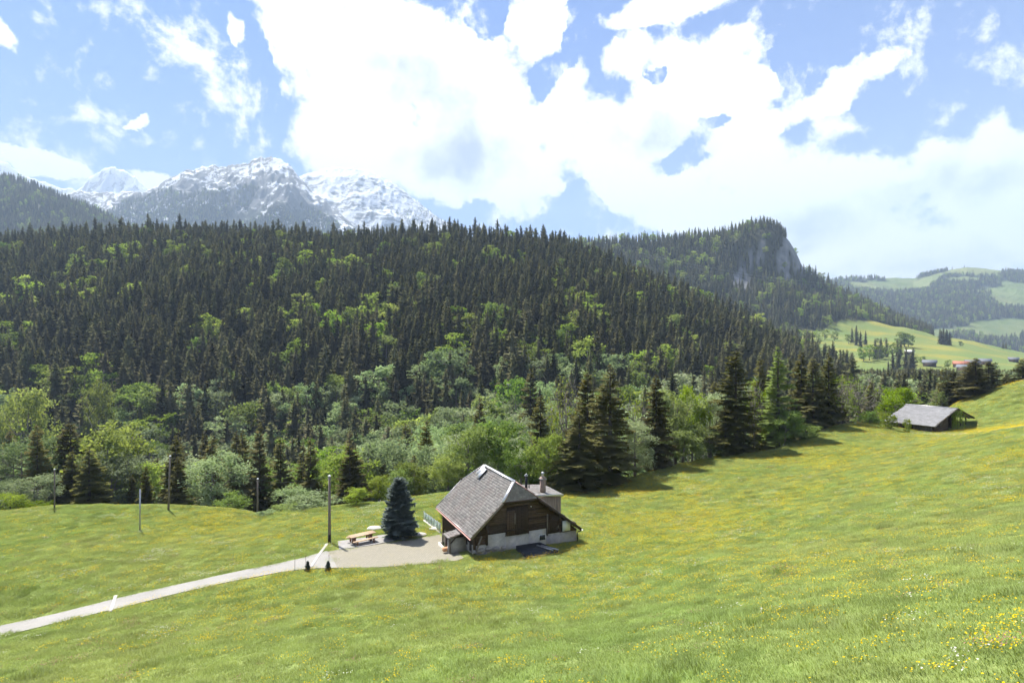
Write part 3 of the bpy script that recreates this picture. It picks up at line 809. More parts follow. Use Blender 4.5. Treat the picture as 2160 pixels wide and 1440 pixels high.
# ------------------------------------------------------------------ the woods
occupied = [(A(n[1]) * n[3], n[3]) for n in near]
def jitter_grid(amin, amax, y0, y1, sp, seed):
    g = np.random.default_rng(seed)
    xs = np.arange(amin * y1, amax * y1, sp); ys = np.arange(y0, y1, sp)
    X, Y = np.meshgrid(xs, ys)
    X = X.ravel() + g.uniform(-.48, .48, X.size) * sp; Y = Y.ravel() + g.uniform(-.48, .48, Y.size) * sp
    k = (X / Y > amin) & (X / Y < amax) & (Y > y0)
    return X[k], Y[k], g
trees = []   # x, y, z, h, r, kind code 0 spruce 1 beech 2 willow 3 alder
def wood_patch(amin, amax, y0, y1, sp, seed, pb):
    X, Y, g = jitter_grid(amin, amax, y0, y1, sp, seed)
    a = X / Y
    Z = zg(X, Y)
    n = len(X)
    keep = (Y > LIP(a) + 26) & (meadow_far(X, Y) < .5) & (rock_mask(X, Y, Z) < .45)
    clus = fbm(X / 45., Y / 45., 3, 71)
    p = pb(X, Y, a, clus)
    u = g.uniform(0, 1, n)
    kind = np.where(u < p, 1, 0)
    # species of the broadleaves
    s = g.uniform(0, 1, n)
    low = Y < 290
    wil = (kind == 1) & low & (s < .68)
    kind = np.where(wil, 2, kind); kind = np.where((kind == 1) & (s > .80), 3, kind)
    h = np.where(kind == 0, g.normal(20.5, 4.4, n), g.normal(15.5, 3.4, n))
    h = np.clip(h, 8, 34)
    h = np.where((kind == 0) & (g.uniform(0, 1, n) < .10), h * .6, h)
    # the young growth close behind the lip stays low
    lim = np.where(Y < 165, (720 - (885 + 30 * vnoise(X / 9., Y / 9., 8))) / F * Y - Z, 99)
    h = np.where(Y < 165, np.minimum(h, lim), h)
    # the belt below the far pasture stays low enough to show the chalets
    belt = (a > .60) & (Y > 200) & (Y < 540)
    h = np.where(belt, np.minimum(h, (720 - (772 + 14 * vnoise(X / 6., Y / 6., 18))) / F * Y - Z), h)
    keep &= h > 5
    r = np.where(kind == 0, h * g.uniform(.165, .265, n), h * g.uniform(.34, .48, n))
    return np.stack([X, Y, Z, h, r, kind], 1)[keep]
def pb_hill(X, Y, a, c):
    px = 1080 + F * a
    py = 720 - F * (zg(X, Y) + 12) / Y
    p = np.where(c > .64, .16, .022)
    for cx, cy_, rx, ry, s in [(560, 545, 230, 70, .16), (840, 700, 130, 60, .30), (940, 690, 60, 50, .30), (1150, 700, 90, 40, .25), (640, 640, 60, 90, .12), (1230, 640, 60, 60, .10), (1850, 520, 200, 90, 0)]:
        p = p + .55 * s * np.exp(-((px - cx) / rx) ** 2 - ((py - cy_) / ry) ** 2)
    p = np.where(Y < 300, np.maximum(p, .55 - .35 * (Y - 235) / 65.), p)
    return np.clip(p, 0, .75)
def pb_valley(X, Y, a, c):
    p = np.where(a > -.22, .86, .60)
    p = np.where(a > .12, .55, p)
    return np.where(a > .45, .25, p)
W1 = wood_patch(-1.02, .98, 96, 235, 6.2, 1, pb_valley)
W2 = wood_patch(-1.02, .98, 235, 430, 7.2, 2, pb_hill)
W3 = wood_patch(-1.02, .80, 430, 720, 7.2, 3, pb_hill)
W4 = wood_patch(.0, .80, 720, 1330, 8.8, 4, lambda X, Y, a, c: np.where(c > .6, .32, .06))
nearW = np.concatenate([W1, W2, W3])
farW = W4
# leave room round the hand-placed trees
ox = np.array(occupied)
dmin = np.min(np.hypot(nearW[:, None, 0] - ox[None, :, 0], nearW[:, None, 1] - ox[None, :, 1]), axis=1)
nearW = nearW[dmin > 4.5]

# which of them show, and how large: front to back over a coarse picture of the place
order = np.argsort(nearW[:, 1])
Hh, Ww = 480, 720
occ = np.zeros((Hh, Ww), bool)
cols = np.arange(Ww); acol = ((cols + .5) * 3 - 1080) / F
ly = LIP(acol); lz = zg(acol * ly, ly)
for c_ in range(Ww):
    occ[int(np.clip((720 - F * lz[c_] / ly[c_]) / 3, 0, Hh)):, c_] = True
for (k, px, top, Y, w, lab, nm) in near:
    if Y < 130:
        c0, c1 = int((px - w * .35) / 3), int((px + w * .35) / 3)
        occ[int(top / 3) + 8:, max(c0, 0):max(c1, 0)] = True
vis = np.zeros(len(nearW))
for i in order:
    x, y, z, h, r, k = nearW[i]
    cx = 1080 + F * x / y; t, b = 720 - F * (z + h) / y, 720 - F * z / y; w = F * r / y
    r0, r1 = int(t / 3), int(b / 3) + 1
    if r1 <= 0 or r0 >= Hh: continue
    for q in range(max(r0, 0), min(r1, Hh)):
        f = (q - r0 + .5) / max(1, r1 - r0)
        ww = w * (min(1, f * 1.1) if k == 0 else math.sqrt(max(0, 1 - (2 * f - 1) ** 2)) + .15)
        c0, c1 = int((cx - ww) / 3), int((cx + ww) / 3) + 1
        c0, c1 = max(c0, 0), min(c1, Ww)
        if c1 > c0:
            seg = occ[q, c0:c1]
            vis[i] += (~seg).sum(); seg[:] = True
is_sp = nearW[:, 5] == 0
def top_of(mask, n):
    idx = np.where(mask & (vis > 2))[0]
    return idx[np.argsort(-vis[idx])][:n]
n_hand_sp = sum(1 for n in near if n[0] == 'spruce')
pick = np.concatenate([top_of(is_sp, 300 - n_hand_sp), top_of(~is_sp, 235)])
KEYS = ['spruce_far', 'beech_far', 'willow_far', 'alder_far']
NMS = ['spruce_tree', 'beech_tree', 'willow_tree', 'alder_tree']
for i in pick:
    x, y, z, h, r, k = nearW[i]; k = int(k)
    py = 720 - F * (z + h * .5) / y
    px = 1080 + F * x / y
    if y < 235: zone = 'on the gorge floor'
    elif y < 300: zone = 'at the foot of the wooded hill'
    elif y < 400: zone = 'low on the wooded hill'
    elif y < 500: zone = 'halfway up the wooded hill'
    else: zone = 'near the crest of the wooded hill'
    zone2 = ['below the dark far hill', 'below the square snowy peak', 'below the pointed mountain', 'below the round snowy mountain', 'above the farmhouse', 'above the edge spruces', 'below the cliff hill', 'beside the far pasture'][int(np.clip(px // 270, 0, 7))]
    size = 'tall ' if h > (26 if k == 0 else 17) else ('short ' if h < (20 if k == 0 else 12.5) else '')
    size += ('slender ' if r / h < .2 else ('broad ' if r / h > .25 else '')) if k == 0 else ('wide ' if r / h > .43 else '')
    lab = size + ['dark spruce', 'fresh beech', 'silvery willow', 'green alder'][k] + ' ' + zone + ', ' + zone2
    key = KEYS[k]
    if y < 190: key = ['spruce', 'beech', 'willow', 'alder'][k]
    plant(key, x, y, h, r, lab, ['spruces', 'beeches', 'willows', 'alders'][k] + ' ' + zone, NMS[k], 'tree', z=z)
rest = np.ones(len(nearW), bool); rest[pick] = False
mass = nearW[rest & ((vis > 0) | (rng.uniform(0, 1, len(nearW)) < .6))]

# pastures and far hills: clumps of trees
def h3_trees():
    x, y, z, tt = G_H3
    wd = h3_wood(x.ravel(), y.ravel(), z.ravel())
    g = np.random.default_rng(5)
    # triangulate sampling by picking random cells
    nr, nc = x.shape
    out = []
    i = g.integers(0, 88, 90000); j = g.integers(0, nc - 1, 90000); u, v = g.uniform(0, 1, (2, 90000))
    def bl(q): return q[i, j] * (1 - u) * (1 - v) + q[i + 1, j] * u * (1 - v) + q[i, j + 1] * (1 - u) * v + q[i + 1, j + 1] * u * v
    X, Y, Z = bl(x), bl(y), bl(z)
    a = X / Y
    k = (h3_wood(X, Y, Z) > .5) & (a > .48) & (a < .98)
    X, Y, Z = X[k][:11000], Y[k][:11000], Z[k][:11000]
    n = len(X)
    h = g.normal(22, 4, n)
    return np.stack([X, Y, Z, h, h * g.uniform(.2, .28, n), np.where(g.uniform(0, 1, n) < .1, 1, 0)], 1)
def hill_trees(G, n, seed, amin, amax, cond, h=22):
    x, y, z, tt = G
    g = np.random.default_rng(seed)
    nr, nc = x.shape
    top = int(np.argmax(tt[:, 0] >= 1))
    m = n * 6
    i = g.integers(0, top + 1, m); j = g.integers(0, nc - 1, m); u, v = g.uniform(0, 1, (2, m))
    def bl(q): return q[i, j] * (1 - u) * (1 - v) + q[i + 1, j] * u * (1 - v) + q[i, j + 1] * (1 - u) * v + q[i + 1, j + 1] * u * v
    X, Y, Z = bl(x), bl(y), bl(z); a = X / Y
    k = (a > amin) & (a < amax) & cond(X, Y, Z, g)
    X, Y, Z = X[k][:n], Y[k][:n], Z[k][:n]
    hh = g.normal(h, h * .18, len(X))
    return np.stack([X, Y, Z, hh, hh * g.uniform(.18, .25, len(X)), np.where(g.uniform(0, 1, len(X)) < .06, 1, 0)], 1)
T3 = h3_trees()
T4 = hill_trees(G_H4, 11000, 31, -.98, -.58, lambda X, Y, Z, g: np.ones(len(X), bool))
def c5(X, Y, Z, g):
    line = 930 + (fbm(X / 260., Y / 260., 4, 77) - .5) * 900 - 260 * np.clip((X / Y + .50) / .25, 0, 1)
    return Z < line
T5 = hill_trees(G_H5, 24000, 33, -.98, -.27, c5)
T6 = hill_trees(G_H6, 1500, 35, -.24, -.08, lambda X, Y, Z, g: (Z < 1450 + (fbm(X / 120., Y / 120., 3, 7) - .5) * 500 - 900 * np.abs(X / Y + .13) * 6))

def cloud_of(name, rows, keys, label, category='forest'):
    """one wood that reads as a mass: tree forms set on points"""
    col = bpy.data.collections.new(name + '_forms')
    index = {}
    k = 0
    for key in keys:
        index[key] = []
        for (c, t, w) in FORMS[key][0]:
            o = bpy.data.objects.new('form_%03d' % k, w); col.objects.link(o); index[key].append(k); k += 1
    pos, idx, scl, rot = rows
    return scatter(name, col, pos, idx, scl, rot, label, category), index

def scatter(name, col, pos, idx, scl, rot, label, category):
    me = bpy.data.meshes.new(name)
    me.vertices.add(len(pos)); me.vertices.foreach_set('co', np.asarray(pos, np.float32).ravel())
    a = me.attributes.new('idx', 'INT', 'POINT'); a.data.foreach_set('value', np.asarray(idx, np.int32))
    a = me.attributes.new('scl', 'FLOAT_VECTOR', 'POINT'); a.data.foreach_set('vector', np.asarray(scl, np.float32).ravel())
    a = me.attributes.new('rot', 'FLOAT_VECTOR', 'POINT'); a.data.foreach_set('vector', np.asarray(rot, np.float32).ravel())
    me.update()
    o = link(bpy.data.objects.new(name, me))
    ng = bpy.data.node_groups.new(name + '_scatter', 'GeometryNodeTree')
    ng.interface.new_socket('Geometry', in_out='INPUT', socket_type='NodeSocketGeometry')
    ng.interface.new_socket('Geometry', in_out='OUTPUT', socket_type='NodeSocketGeometry')
    N, Lk = ng.nodes, ng.links.new
    gi, go = N.new('NodeGroupInput'), N.new('NodeGroupOutput')
    ci = N.new('GeometryNodeCollectionInfo'); ci.inputs[0].default_value = col; ci.inputs[1].default_value = True; ci.inputs[2].default_value = True
    ip = N.new('GeometryNodeInstanceOnPoints'); ip.inputs['Pick Instance'].default_value = True
    def na(n, t):
        q = N.new('GeometryNodeInputNamedAttribute'); q.data_type = t; q.inputs[0].default_value = n; return q.outputs[0]
    Lk(gi.outputs[0], ip.inputs['Points']); Lk(ci.outputs[0], ip.inputs['Instance'])
    Lk(na('idx', 'INT'), ip.inputs['Instance Index']); Lk(na('scl', 'FLOAT_VECTOR'), ip.inputs['Scale'])
    e2r = N.new('FunctionNodeEulerToRotation'); Lk(na('rot', 'FLOAT_VECTOR'), e2r.inputs[0]); Lk(e2r.outputs[0], ip.inputs['Rotation'])
    Lk(ip.outputs[0], go.inputs[0])
    md = o.modifiers.new('scatter', 'NODES'); md.node_group = ng
    tag(o, label, category, kind='stuff')
    return o

def wood_stuff(name, tr, keys, label, seed):
    g = np.random.default_rng(seed)
    col = bpy.data.collections.new(name + '_forms')
    starts, k = [], 0
    for key in keys:
        starts.append((k, len(FORMS[key][0]), FORMS[key][1], FORMS[key][2]))
        for (c, t, w) in FORMS[key][0]:
            col.objects.link(bpy.data.objects.new('form_%03d' % k, w)); k += 1
    kd = tr[:, 5].astype(int)
    st = np.array([starts[min(q, len(starts) - 1)] for q in range(4)])
    idx = st[kd, 0] + g.integers(0, 1000, len(tr)) % st[kd, 1].astype(int)
    s = np.stack([tr[:, 4] / st[kd, 3], tr[:, 4] / st[kd, 3], tr[:, 3] / st[kd, 2]], 1)
    rot = np.zeros((len(tr), 3)); rot[:, 2] = g.uniform(0, 6.28, len(tr)); rot[:, :2] = g.normal(0, .02, (len(tr), 2))
    scatter(name, col, tr[:, :3] - np.array([0, 0, .2]), idx, s, rot, label, 'forest')
wood_stuff('forest', mass, KEYS, 'dense mixed forest of spruce and beech on the hillside', 41)
wood_stuff('forest', farW, ['spruce_tiny', 'beech_far', 'beech_far', 'beech_far'], 'spruce forest on the cliff-faced hill beyond', 42)
wood_stuff('forest', np.concatenate([T3, T4, T5, T6]), ['spruce_tiny', 'beech_far', 'beech_far', 'beech_far'], 'far-off woods on the hills and mountain flanks', 43)
print('TREES', len(pick), len(mass), len(farW), len(T3), len(T4), len(T5), len(T6))
# ------------------------------------------------------------------ building with boxes, prisms and tubes
class MB:
    def __init__(self): self.parts = []
    def box(self, x0, x1, y0, y1, z0, z1):
        v = np.array([(x, y, z) for z in (z0, z1) for y in (y0, y1) for x in (x0, x1)], float)
        q = [(0, 2, 3, 1), (4, 5, 7, 6), (0, 1, 5, 4), (2, 6, 7, 3), (0, 4, 6, 2), (1, 3, 7, 5)]
        self.parts.append((v, np.array([t for a, b, c, d in q for t in ((a, b, c), (a, c, d))])))
        return self
    def bar(self, p, q, w, h, up=(0, 0, 1)):
        p, q = np.array(p, float), np.array(q, float)
        d = q - p; d = d / np.linalg.norm(d)
        s = np.cross(d, np.array(up, float)); s /= np.linalg.norm(s) + 1e-9
        n = np.cross(s, d)
        v = np.array([b + s * w / 2 * i + n * h / 2 * j for b in (p, q) for j in (-1, 1) for i in (-1, 1)])
        f = [(0, 1, 3, 2), (4, 6, 7, 5), (0, 4, 5, 1), (2, 3, 7, 6), (0, 2, 6, 4), (1, 5, 7, 3)]
        self.parts.append((v, np.array([t for a, b, c, d_ in f for t in ((a, b, c), (a, c, d_))])))
        return self
    def prism(self, pts, ext):
        p = np.array(pts, float); e = np.array(ext, float); n = len(p)
        v = np.concatenate([p, p + e]); t = []
        for i in range(1, n - 1): t += [(0, i, i + 1), (n, n + i + 1, n + i)]
        for i in range(n):
            j = (i + 1) % n; t += [(i, i + n, j + n), (i, j + n, j)]
        self.parts.append((v, np.array(t)))
        return self
    def tube(self, pts, r, n=8):
        self.parts.append(tube(pts, r if hasattr(r, '__len__') else [r] * len(pts), n)); return self
    def raw(self, v, t): self.parts.append((np.asarray(v, float), np.asarray(t))); return self
    def build(self, name, mat, parent=None, label=None, kind=None, tint=None):
        v, t = merge(self.parts)
        # make normals point outwards
        me = tri_mesh(name, [(v, t, mat)], tint=tint)
        bm = bmesh.new(); bm.from_mesh(me); bmesh.ops.recalc_face_normals(bm, faces=bm.faces); bm.to_mesh(me); bm.free()
        o = bpy.data.objects.new(name, me)
        link(o, parent)
        if label: o['label'] = label
        if kind: o['kind'] = kind
        return o

def shingle_mat(name, c1, c2, stain):
    m, (N, L, mk, math_, mapr, mix, noise), p = new_mat(name)
    at_ = mk('ShaderNodeAttribute', attribute_name='tint'); tc = mk('ShaderNodeTexCoord')
    n1 = noise(tc.outputs['Object'], .7, 5, .6); n2 = noise(tc.outputs['Object'], 14, 4, .7)
    c = mix(at_.outputs['Fac'], c1, c2)
    c = mix(math_('MULTIPLY', mapr(n1, .45, .7), .5), c, stain)
    c = mix(math_('MULTIPLY', mapr(n2, .55, .75), .55), c, (.36, .35, .32))
    L(c, p.inputs['Base Color']); p.inputs['Roughness'].default_value = .85; p.inputs['Specular IOR Level'].default_value = .25
    b = mk('ShaderNodeBump'); b.inputs['Strength'].default_value = .4; b.inputs['Distance'].default_value = .02
    L(n2, b.inputs['Height']); L(b.outputs[0], p.inputs['Normal'])
    return m
M['shingle'] = shingle_mat('weathered_grey_shingles', (.13, .125, .12), (.28, .265, .25), (.21, .165, .15))
M['shingle_barn'] = shingle_mat('silver_grey_shingles', (.20, .20, .205), (.30, .30, .31), (.26, .26, .27))
M['dark_wood'] = plain('sunburnt_dark_wood', (.050, .033, .023), .85, .45, 2.2, .4, stretch=(1, 1, 7))
M['brown_wood'] = plain('brown_larch_planks', (.085, .055, .037), .85, .45, 2.0, .4, stretch=(1, 1, 6))
M['grey_wood'] = plain('weathered_grey_wood', (.17, .145, .12), .9, .4, 2.5, .4, stretch=(5, 5, 1))
M['plaster'] = plain('rough_lime_plaster', (.42, .40, .37), .95, .25, 2.5, .5, bscale=16)
M['fieldstone'] = plain('rough_fieldstone', (.30, .285, .27), .95, .35, 3, .9, bscale=7)
M['concrete'] = plain('pale_concrete', (.42, .405, .38), .9, .18, 1.4, .25, bscale=20)
M['slab'] = plain('grey_concrete_slab', (.24, .23, .22), .9, .2, 1.2, .25, bscale=20)
M['copper'] = plain('weathered_copper_sheet', (.40, .25, .22), .45, .25, 4, .1, metal=.6)
M['sheet'] = plain('pale_sheet_metal', (.60, .59, .58), .4, .15, 5, .05, metal=.7)
M['dark_metal'] = plain('black_flue_metal', (.022, .024, .028), .45, .2, 8, .05, metal=.3)
M['tar'] = plain('dark_bitumen_sheet', (.035, .038, .045), .8, .3, 3, .2)
M['void'] = plain('unlit_interior', (.012, .011, .010), .9, .1, 5, 0)
M['white_paint'] = plain('white_enamel_panel', (.66, .68, .66), .5, .08, 3, .05)
M['beige_clad'] = plain('beige_board_cladding', (.30, .235, .18), .8, .2, 2, .3, stretch=(6, 6, .7))
M['brick'] = plain('sooty_brick_render', (.26, .20, .17), .95, .35, 5, .6)
M['table_wood'] = plain('pale_larch_boards', (.46, .33, .22), .75, .2, 3, .2, stretch=(1, 7, 7))
M['table_leg'] = plain('brown_stained_timber', (.20, .11, .07), .8, .25, 3, .2)
M['terracotta'] = plain('terracotta_box', (.42, .22, .12), .8, .2, 5, .2)
M['pole'] = plain('tarred_pole_wood', (.16, .135, .115), .9, .3, 3, .3, stretch=(6, 6, .5))
M['pole_foot'] = plain('black_tarred_foot', (.02, .018, .016), .8, .3, 4, .2)
M['galv'] = plain('galvanised_steel', (.42, .43, .44), .45, .15, 6, .05, metal=.7)
M['white_flag'] = plain('white_glazed_cap', (.78, .78, .77), .4, .05, 4, 0)
def glass_mat():
    m, nd, p = new_mat('greenish_glass')
    p.inputs['Base Color'].default_value = (.72, .86, .84, 1); p.inputs['Roughness'].default_value = .06
    p.inputs['Transmission Weight'].default_value = .72; p.inputs['IOR'].default_value = 1.2
    return m
M['glass'] = glass_mat()
def pane_mat():
    m, nd, p = new_mat('window_glass')
    p.inputs['Base Color'].default_value = (.03, .035, .04, 1); p.inputs['Roughness'].default_value = .08
    return m
M['pane'] = pane_mat()

def clip_poly_contains(poly, x, y):
    inside = False; n = len(poly)
    for i in range(n):
        x0, y0 = poly[i]; x1, y1 = poly[(i + 1) % n]
        if (y0 > y) != (y1 > y) and x < (x1 - x0) * (y - y0) / (y1 - y0) + x0: inside = not inside
    return inside
def shingles(name, poly3, parent, mat, row=.24, wid=.30, lift=.03, seed=1, eave=(0, 1)):
    """overlapping tiles laid in courses on a planar roof polygon (eave edge: two indices)"""
    g = np.random.default_rng(seed)
    P = np.array(poly3, float)
    e = P[eave[1]] - P[eave[0]]; e /= np.linalg.norm(e)
    c = P.mean(0)
    n = np.cross(e, c - P[eave[0]]); n /= np.linalg.norm(n)
    if n[2] < 0: n = -n
    u = np.cross(n, e)
    if u @ (c - P[eave[0]]) < 0: u = -u
    o = P[eave[0]]
    uv = [((p - o) @ e, (p - o) @ u) for p in P]
    umin, umax = min(a for a, _ in uv), max(a for a, _ in uv); vmax = max(b for _, b in uv)
    V, T, tint = [], [], []
    k = 0; r = 0; v = -.02
    while v < vmax:
        x = umin - (r % 2) * wid * .5 - g.uniform(0, .1)
        while x < umax:
            w = wid * g.uniform(.8, 1.15)
            cx, cy_ = x + w / 2, v + row * .5
            if clip_poly_contains(uv, cx, min(max(cy_, .03), vmax)):
                x0, x1 = max(x + .006, umin), min(x + w - .006, umax)
                j = g.uniform(-.012, .012); h0 = lift + g.uniform(0, .012)
                for (px_, py_, hh) in ((x0, v + j, h0), (x1, v + j, h0), (x1, v + row * 1.12, .008), (x0, v + row * 1.12, .008), (x0, v + j, h0 - .02), (x1, v + j, h0 - .02)):
                    V.append(o + e * px_ + u * py_ + n * hh)
                T += [(k, k + 1, k + 2), (k, k + 2, k + 3), (k, k + 4, k + 5), (k, k + 5, k + 1)]
                tint += [g.beta(2, 2)] * 6
                k += 6
            x += w
        v += row; r += 1
    me = tri_mesh(name, [(np.array(V), np.array(T), mat)], tint=tint)
    ob = link(bpy.data.objects.new(name, me), parent); ob['kind'] = 'stuff'
    return ob

# ------------------------------------------------------------------ the farmhouse
YAW = .425
HX, HY, HZ = -3.604, 49.834, -19.2
house = empty('farmhouse', (HX, HY, HZ), YAW)
tag(house, 'old dark timber farmhouse with grey shingled half-hip roof', 'house')
E0 = 1.977                                   # height of the left eave over the base
def hw(u, v, w=0.0):                         # house frame to world
    c, s = math.cos(YAW), math.sin(YAW)
    return (HX + c * u - s * v, HY + s * u + c * v, HZ + w)
e0, e1 = (0, 0, E0), (0, 10.346, E0)
hf, hb = (3.055, 0, E0 + 2.76), (2.877, 10.346, E0 + 2.60)
rf, rb = (4.678, 1.123, E0 + 4.23), (4.678, 8.725, E0 + 4.23)
qf, qb = (6.634, 0, E0 + 2.76), (6.847, 10.346, E0 + 2.60)
d0, d1 = (11.2, 0, E0 - .673), (11.2, 10.346, E0 - .673)
roof = MB().prism([e0, hf, rf, rb, hb, e1], (0, 0, -.16)).prism([d0, d1, qb, rb, rf, qf], (0, 0, -.16)).prism([hf, qf, rf], (0, 0, -.16)).prism([hb, rb, qb], (0, 0, -.16)).build('roof', M['dark_wood'], house)
shingles('shingles', [e0, e1, hb, rb, rf, hf], roof, M['shingle'], .25, .30, .035, 1)
shingles('shingles', [d0, d1, qb, rb, rf, qf], roof, M['shingle'], .25, .30, .035, 2)
shingles('shingles', [hf, qf, rf], roof, M['shingle'], .22, .34, .045, 3)
shingles('shingles', [hb, qb, rb], roof, M['shingle'], .25, .30, .04, 4)
def off(p, d): return tuple(np.array(p) + np.array(d))
MB().bar(off(rf, (0, -.02, .06)), off(rb, (0, .02, .06)), .34, .07).build('ridge_cap', M['sheet'], roof)
MB().bar(off(hf, (-.03, -.02, .05)), off(rf, (0, 0, .06)), .26, .07).build('hip_flashing', M['sheet'], roof, 'pale metal hip flashing')
MB().bar(off(hf, (.12, -.03, .05)), off(rf, (.12, 0, .04)), .10, .10).build('hip_flashing', M['copper'], roof, 'reddish hip flashing')
MB().bar(off(qf, (.03, -.02, .05)), off(rf, (.05, 0, .05)), .14, .07).build('hip_flashing', M['copper'], roof, 'thin reddish flashing on the far hip')
MB().bar(off(e0, (.0, -.06, -.06)), off(hf, (0, -.06, -.06)), .05, .22).build('verge_board', M['grey_wood'], roof)
MB().bar(off(d0, (.0, -.06, -.06)), off(qf, (0, -.06, -.06)), .05, .24).build('verge_board', M['dark_wood'], roof)
MB().bar(off(d0, (.0, -.02, .07)), off(qf, (0, -.02, .07)), .12, .05).build('verge_flashing', M['sheet'], roof)
MB().bar(off(hf, (.05, -.06, -.05)), off(qf, (-.05, -.06, -.05)), .05, .16).build('verge_board', M['dark_wood'], roof)
MB().bar(off(e1, (.0, .06, -.02)), off(hb, (0, .06, -.02)), .05, .16).build('verge_board', M['sheet'], roof)
MB().bar(off(hb, (0, .06, -.02)), off(rb, (0, .06, 0)), .05, .16).build('verge_board', M['sheet'], roof)
# gutters and downpipe
def half_gutter(p, q, r, name, mat, parent):
    p, q = np.array(p, float), np.array(q, float); d = q - p
    V, T = [], []
    th = np.linspace(math.pi, 2 * math.pi, 9)
    for b in (p, q):
        for rr in (r, r - .015):
            for t in th: V.append(b + np.array([rr * math.cos(t), 0, rr * math.sin(t)]))
    n = 9
    for i in range(n - 1):
        T += [(i, i + 1, 2 * n + i + 1), (i, 2 * n + i + 1, 2 * n + i), (n + i, 3 * n + i + 1, n + i + 1), (n + i, 3 * n + i, 3 * n + i + 1)]
    return MB().raw(V, T).build(name, mat, parent)
half_gutter(off(e0, (-.10, -.05, -.06)), off(e1, (-.10, .05, -.06)), .10, 'gutter', M['copper'], roof)
MB().bar(off(e0, (-.01, -.05, .0)), off(e1, (-.01, .05, .0)), .03, .10).build('eave_flashing', M['sheet'], roof)
half_gutter(off(d0, (.10, -.10, -.06)), off(d1, (.10, .05, -.06)), .09, 'gutter', M['sheet'], roof)
MB().tube([off(d0, (.10, .06, -.12)), off(d0, (.06, .1, -.22)), off(d0, (-.12, .38, -.40)), off(d0, (-.14, .42, -.55)), off(d0, (-.14, .42, -1.55))], .05).build('downpipe', M['dark_metal'], roof)
# two roof hatches that stand open like small lids beside the ridge
sl = np.array(rf) - np.array((0, 1.123, E0)); sl /= np.linalg.norm(sl)        # up the left slope
nl = np.array([-sl[2], 0, sl[0]])
for k, (v0, ds) in enumerate(((8.05, .02), (7.35, .10))):
    p = np.array([4.678, v0, E0 + 4.23]) - sl * (1.15 + ds * 3) + nl * .14
    q = p + sl * 1.15
    hh = MB().bar(p, q, .62, .10, up=nl).build('roof_vent', M['dark_metal'], roof, 'dark sided vent box beside the ridge')
    MB().bar(p + nl * .09 - sl * .02, q + nl * .09 + sl * .02, .70, .05, up=nl).build('lid', M['sheet'], hh)
MB().tube([off(hb, (.05, .05, .0)), off(hb, (-.35, .1, .10))], .05, 6).build('beam_end', M['dark_wood'], roof)
# rust streak: moss and rust stained tiles under the vents
# walls -----------------------------------------------------------
UL, UR, VF, VB = .5, 11.0, .5, 9.85
def roof_h(u):                               # underside of the roof over the gable
    if u <= 4.678: return E0 + 4.23 * u / 4.678 - .2
    return E0 + 4.23 - .7515 * (u - 4.678) - .2
CAP = E0 + 2.60
wall = MB()
for seg in ((1.7, 3.55, 1.80), (3.55, 5.95, 1.46), (5.95, 7.75, 1.68), (7.75, 11.0, 1.10)):
    u0, u1, top = seg
    wall.box(u0 + (.0015 if u0 > 2 else 0), u1, VF + .06, VF + .45, -1.2, top)
wall.box(UL, 1.6985, VF + .05, VF + .45, -1.2, 1.02)
foundation = wall.build('foundation', M['plaster'], house)
MB().box(7.78, 11.02, VF + .02, VF + .058, -1.2, 1.04).build('foundation_step', M['fieldstone'], foundation)
rs = np.random.default_rng(3)
for (u, w, sx, sz) in ((.95, .12, .75, .42), (1.75, .20, .62, .36), (2.45, .12, .60, .42), (1.05, .58, .70, .36), (1.85, .62, .55, .34), (2.6, .55, .5, .3), (.55, .55, .35, .3), (3.05, .15, .5, .34), (3.35, .5, .4, .26)):
    bm = bmesh.new(); bmesh.ops.create_icosphere(bm, subdivisions=2, radius=.5)
    for vtx in bm.verts:
        vtx.co = Vector((vtx.co.x * sx * 1.25, vtx.co.y * .5, vtx.co.z * sz * 1.25)) * (1 + rs.uniform(-.12, .12))
    me = bpy.data.meshes.new('stone'); bm.to_mesh(me); bm.free(); me.materials.append(M['fieldstone'])
    s = link(bpy.data.objects.new('stone', me), foundation); s.location = (u, VF + .02, w)
# the plank gable: planks one by one, notched round the doors
doors = [(3.65, 5.85, 1.46, 4.02), (7.85, 9.15, 1.02, 2.95)]
zc = 1.02; pi = 0
while zc < CAP + .15:
    z1 = zc + .205
    lo = 1.80 if zc < 1.79 else 0
    uu0 = UL + .02; uu1 = UR
    zt = z1
    # range where the roof is higher than this course
    a0 = max(uu0, (zt - E0 + .2) / 4.23 * 4.678); a1 = min(uu1, 4.678 + (E0 + 4.03 - zt) / .7515)
    segs = [(a0, a1)]
    for (b0, b1, c0, c1) in doors + [(1.70, 3.55, -1, 1.80), (3.55, 5.95, -1, 1.46), (5.95, 7.75, -1, 1.68), (7.75, 11.0, -1, 1.10)]:
        if zc + .1 > c0 and zc + .1 < c1:
            ns = []
            for s0, s1 in segs:
                if b1 <= s0 or b0 >= s1: ns.append((s0, s1)); continue
                if b0 > s0: ns.append((s0, b0))
                if b1 < s1: ns.append((b1, s1))
            segs = ns
    for s0, s1 in segs:
        if s1 - s0 > .08:
            o_ = .012 * (pi % 3) + random.uniform(0, .01)
            left = s1 < 2.2 and zc < 1.9
            MB().box(s0, s1, VF + .06 - o_, VF + .16, zc + .005, z1 - .005).build('plank', M['dark_wood'] if (zc > 1.7 and zc < 2.5 and s0 < 3.6) or random.random() < .25 else M['brown_wood'], house)
            pi += 1
    zc = z1
inner = MB().prism([(UL + .06, VF + .2, .9), (UR - .06, VF + .2, .9), (UR - .06, VF + .2, roof_h(UR) - .05), (4.678 + 1.9, VF + .2, CAP), (2.9, VF + .2, CAP), (UL + .06, VF + .2, roof_h(UL) - .05)], (0, .1, 0)).build('gable_backing', M['dark_wood'], house)
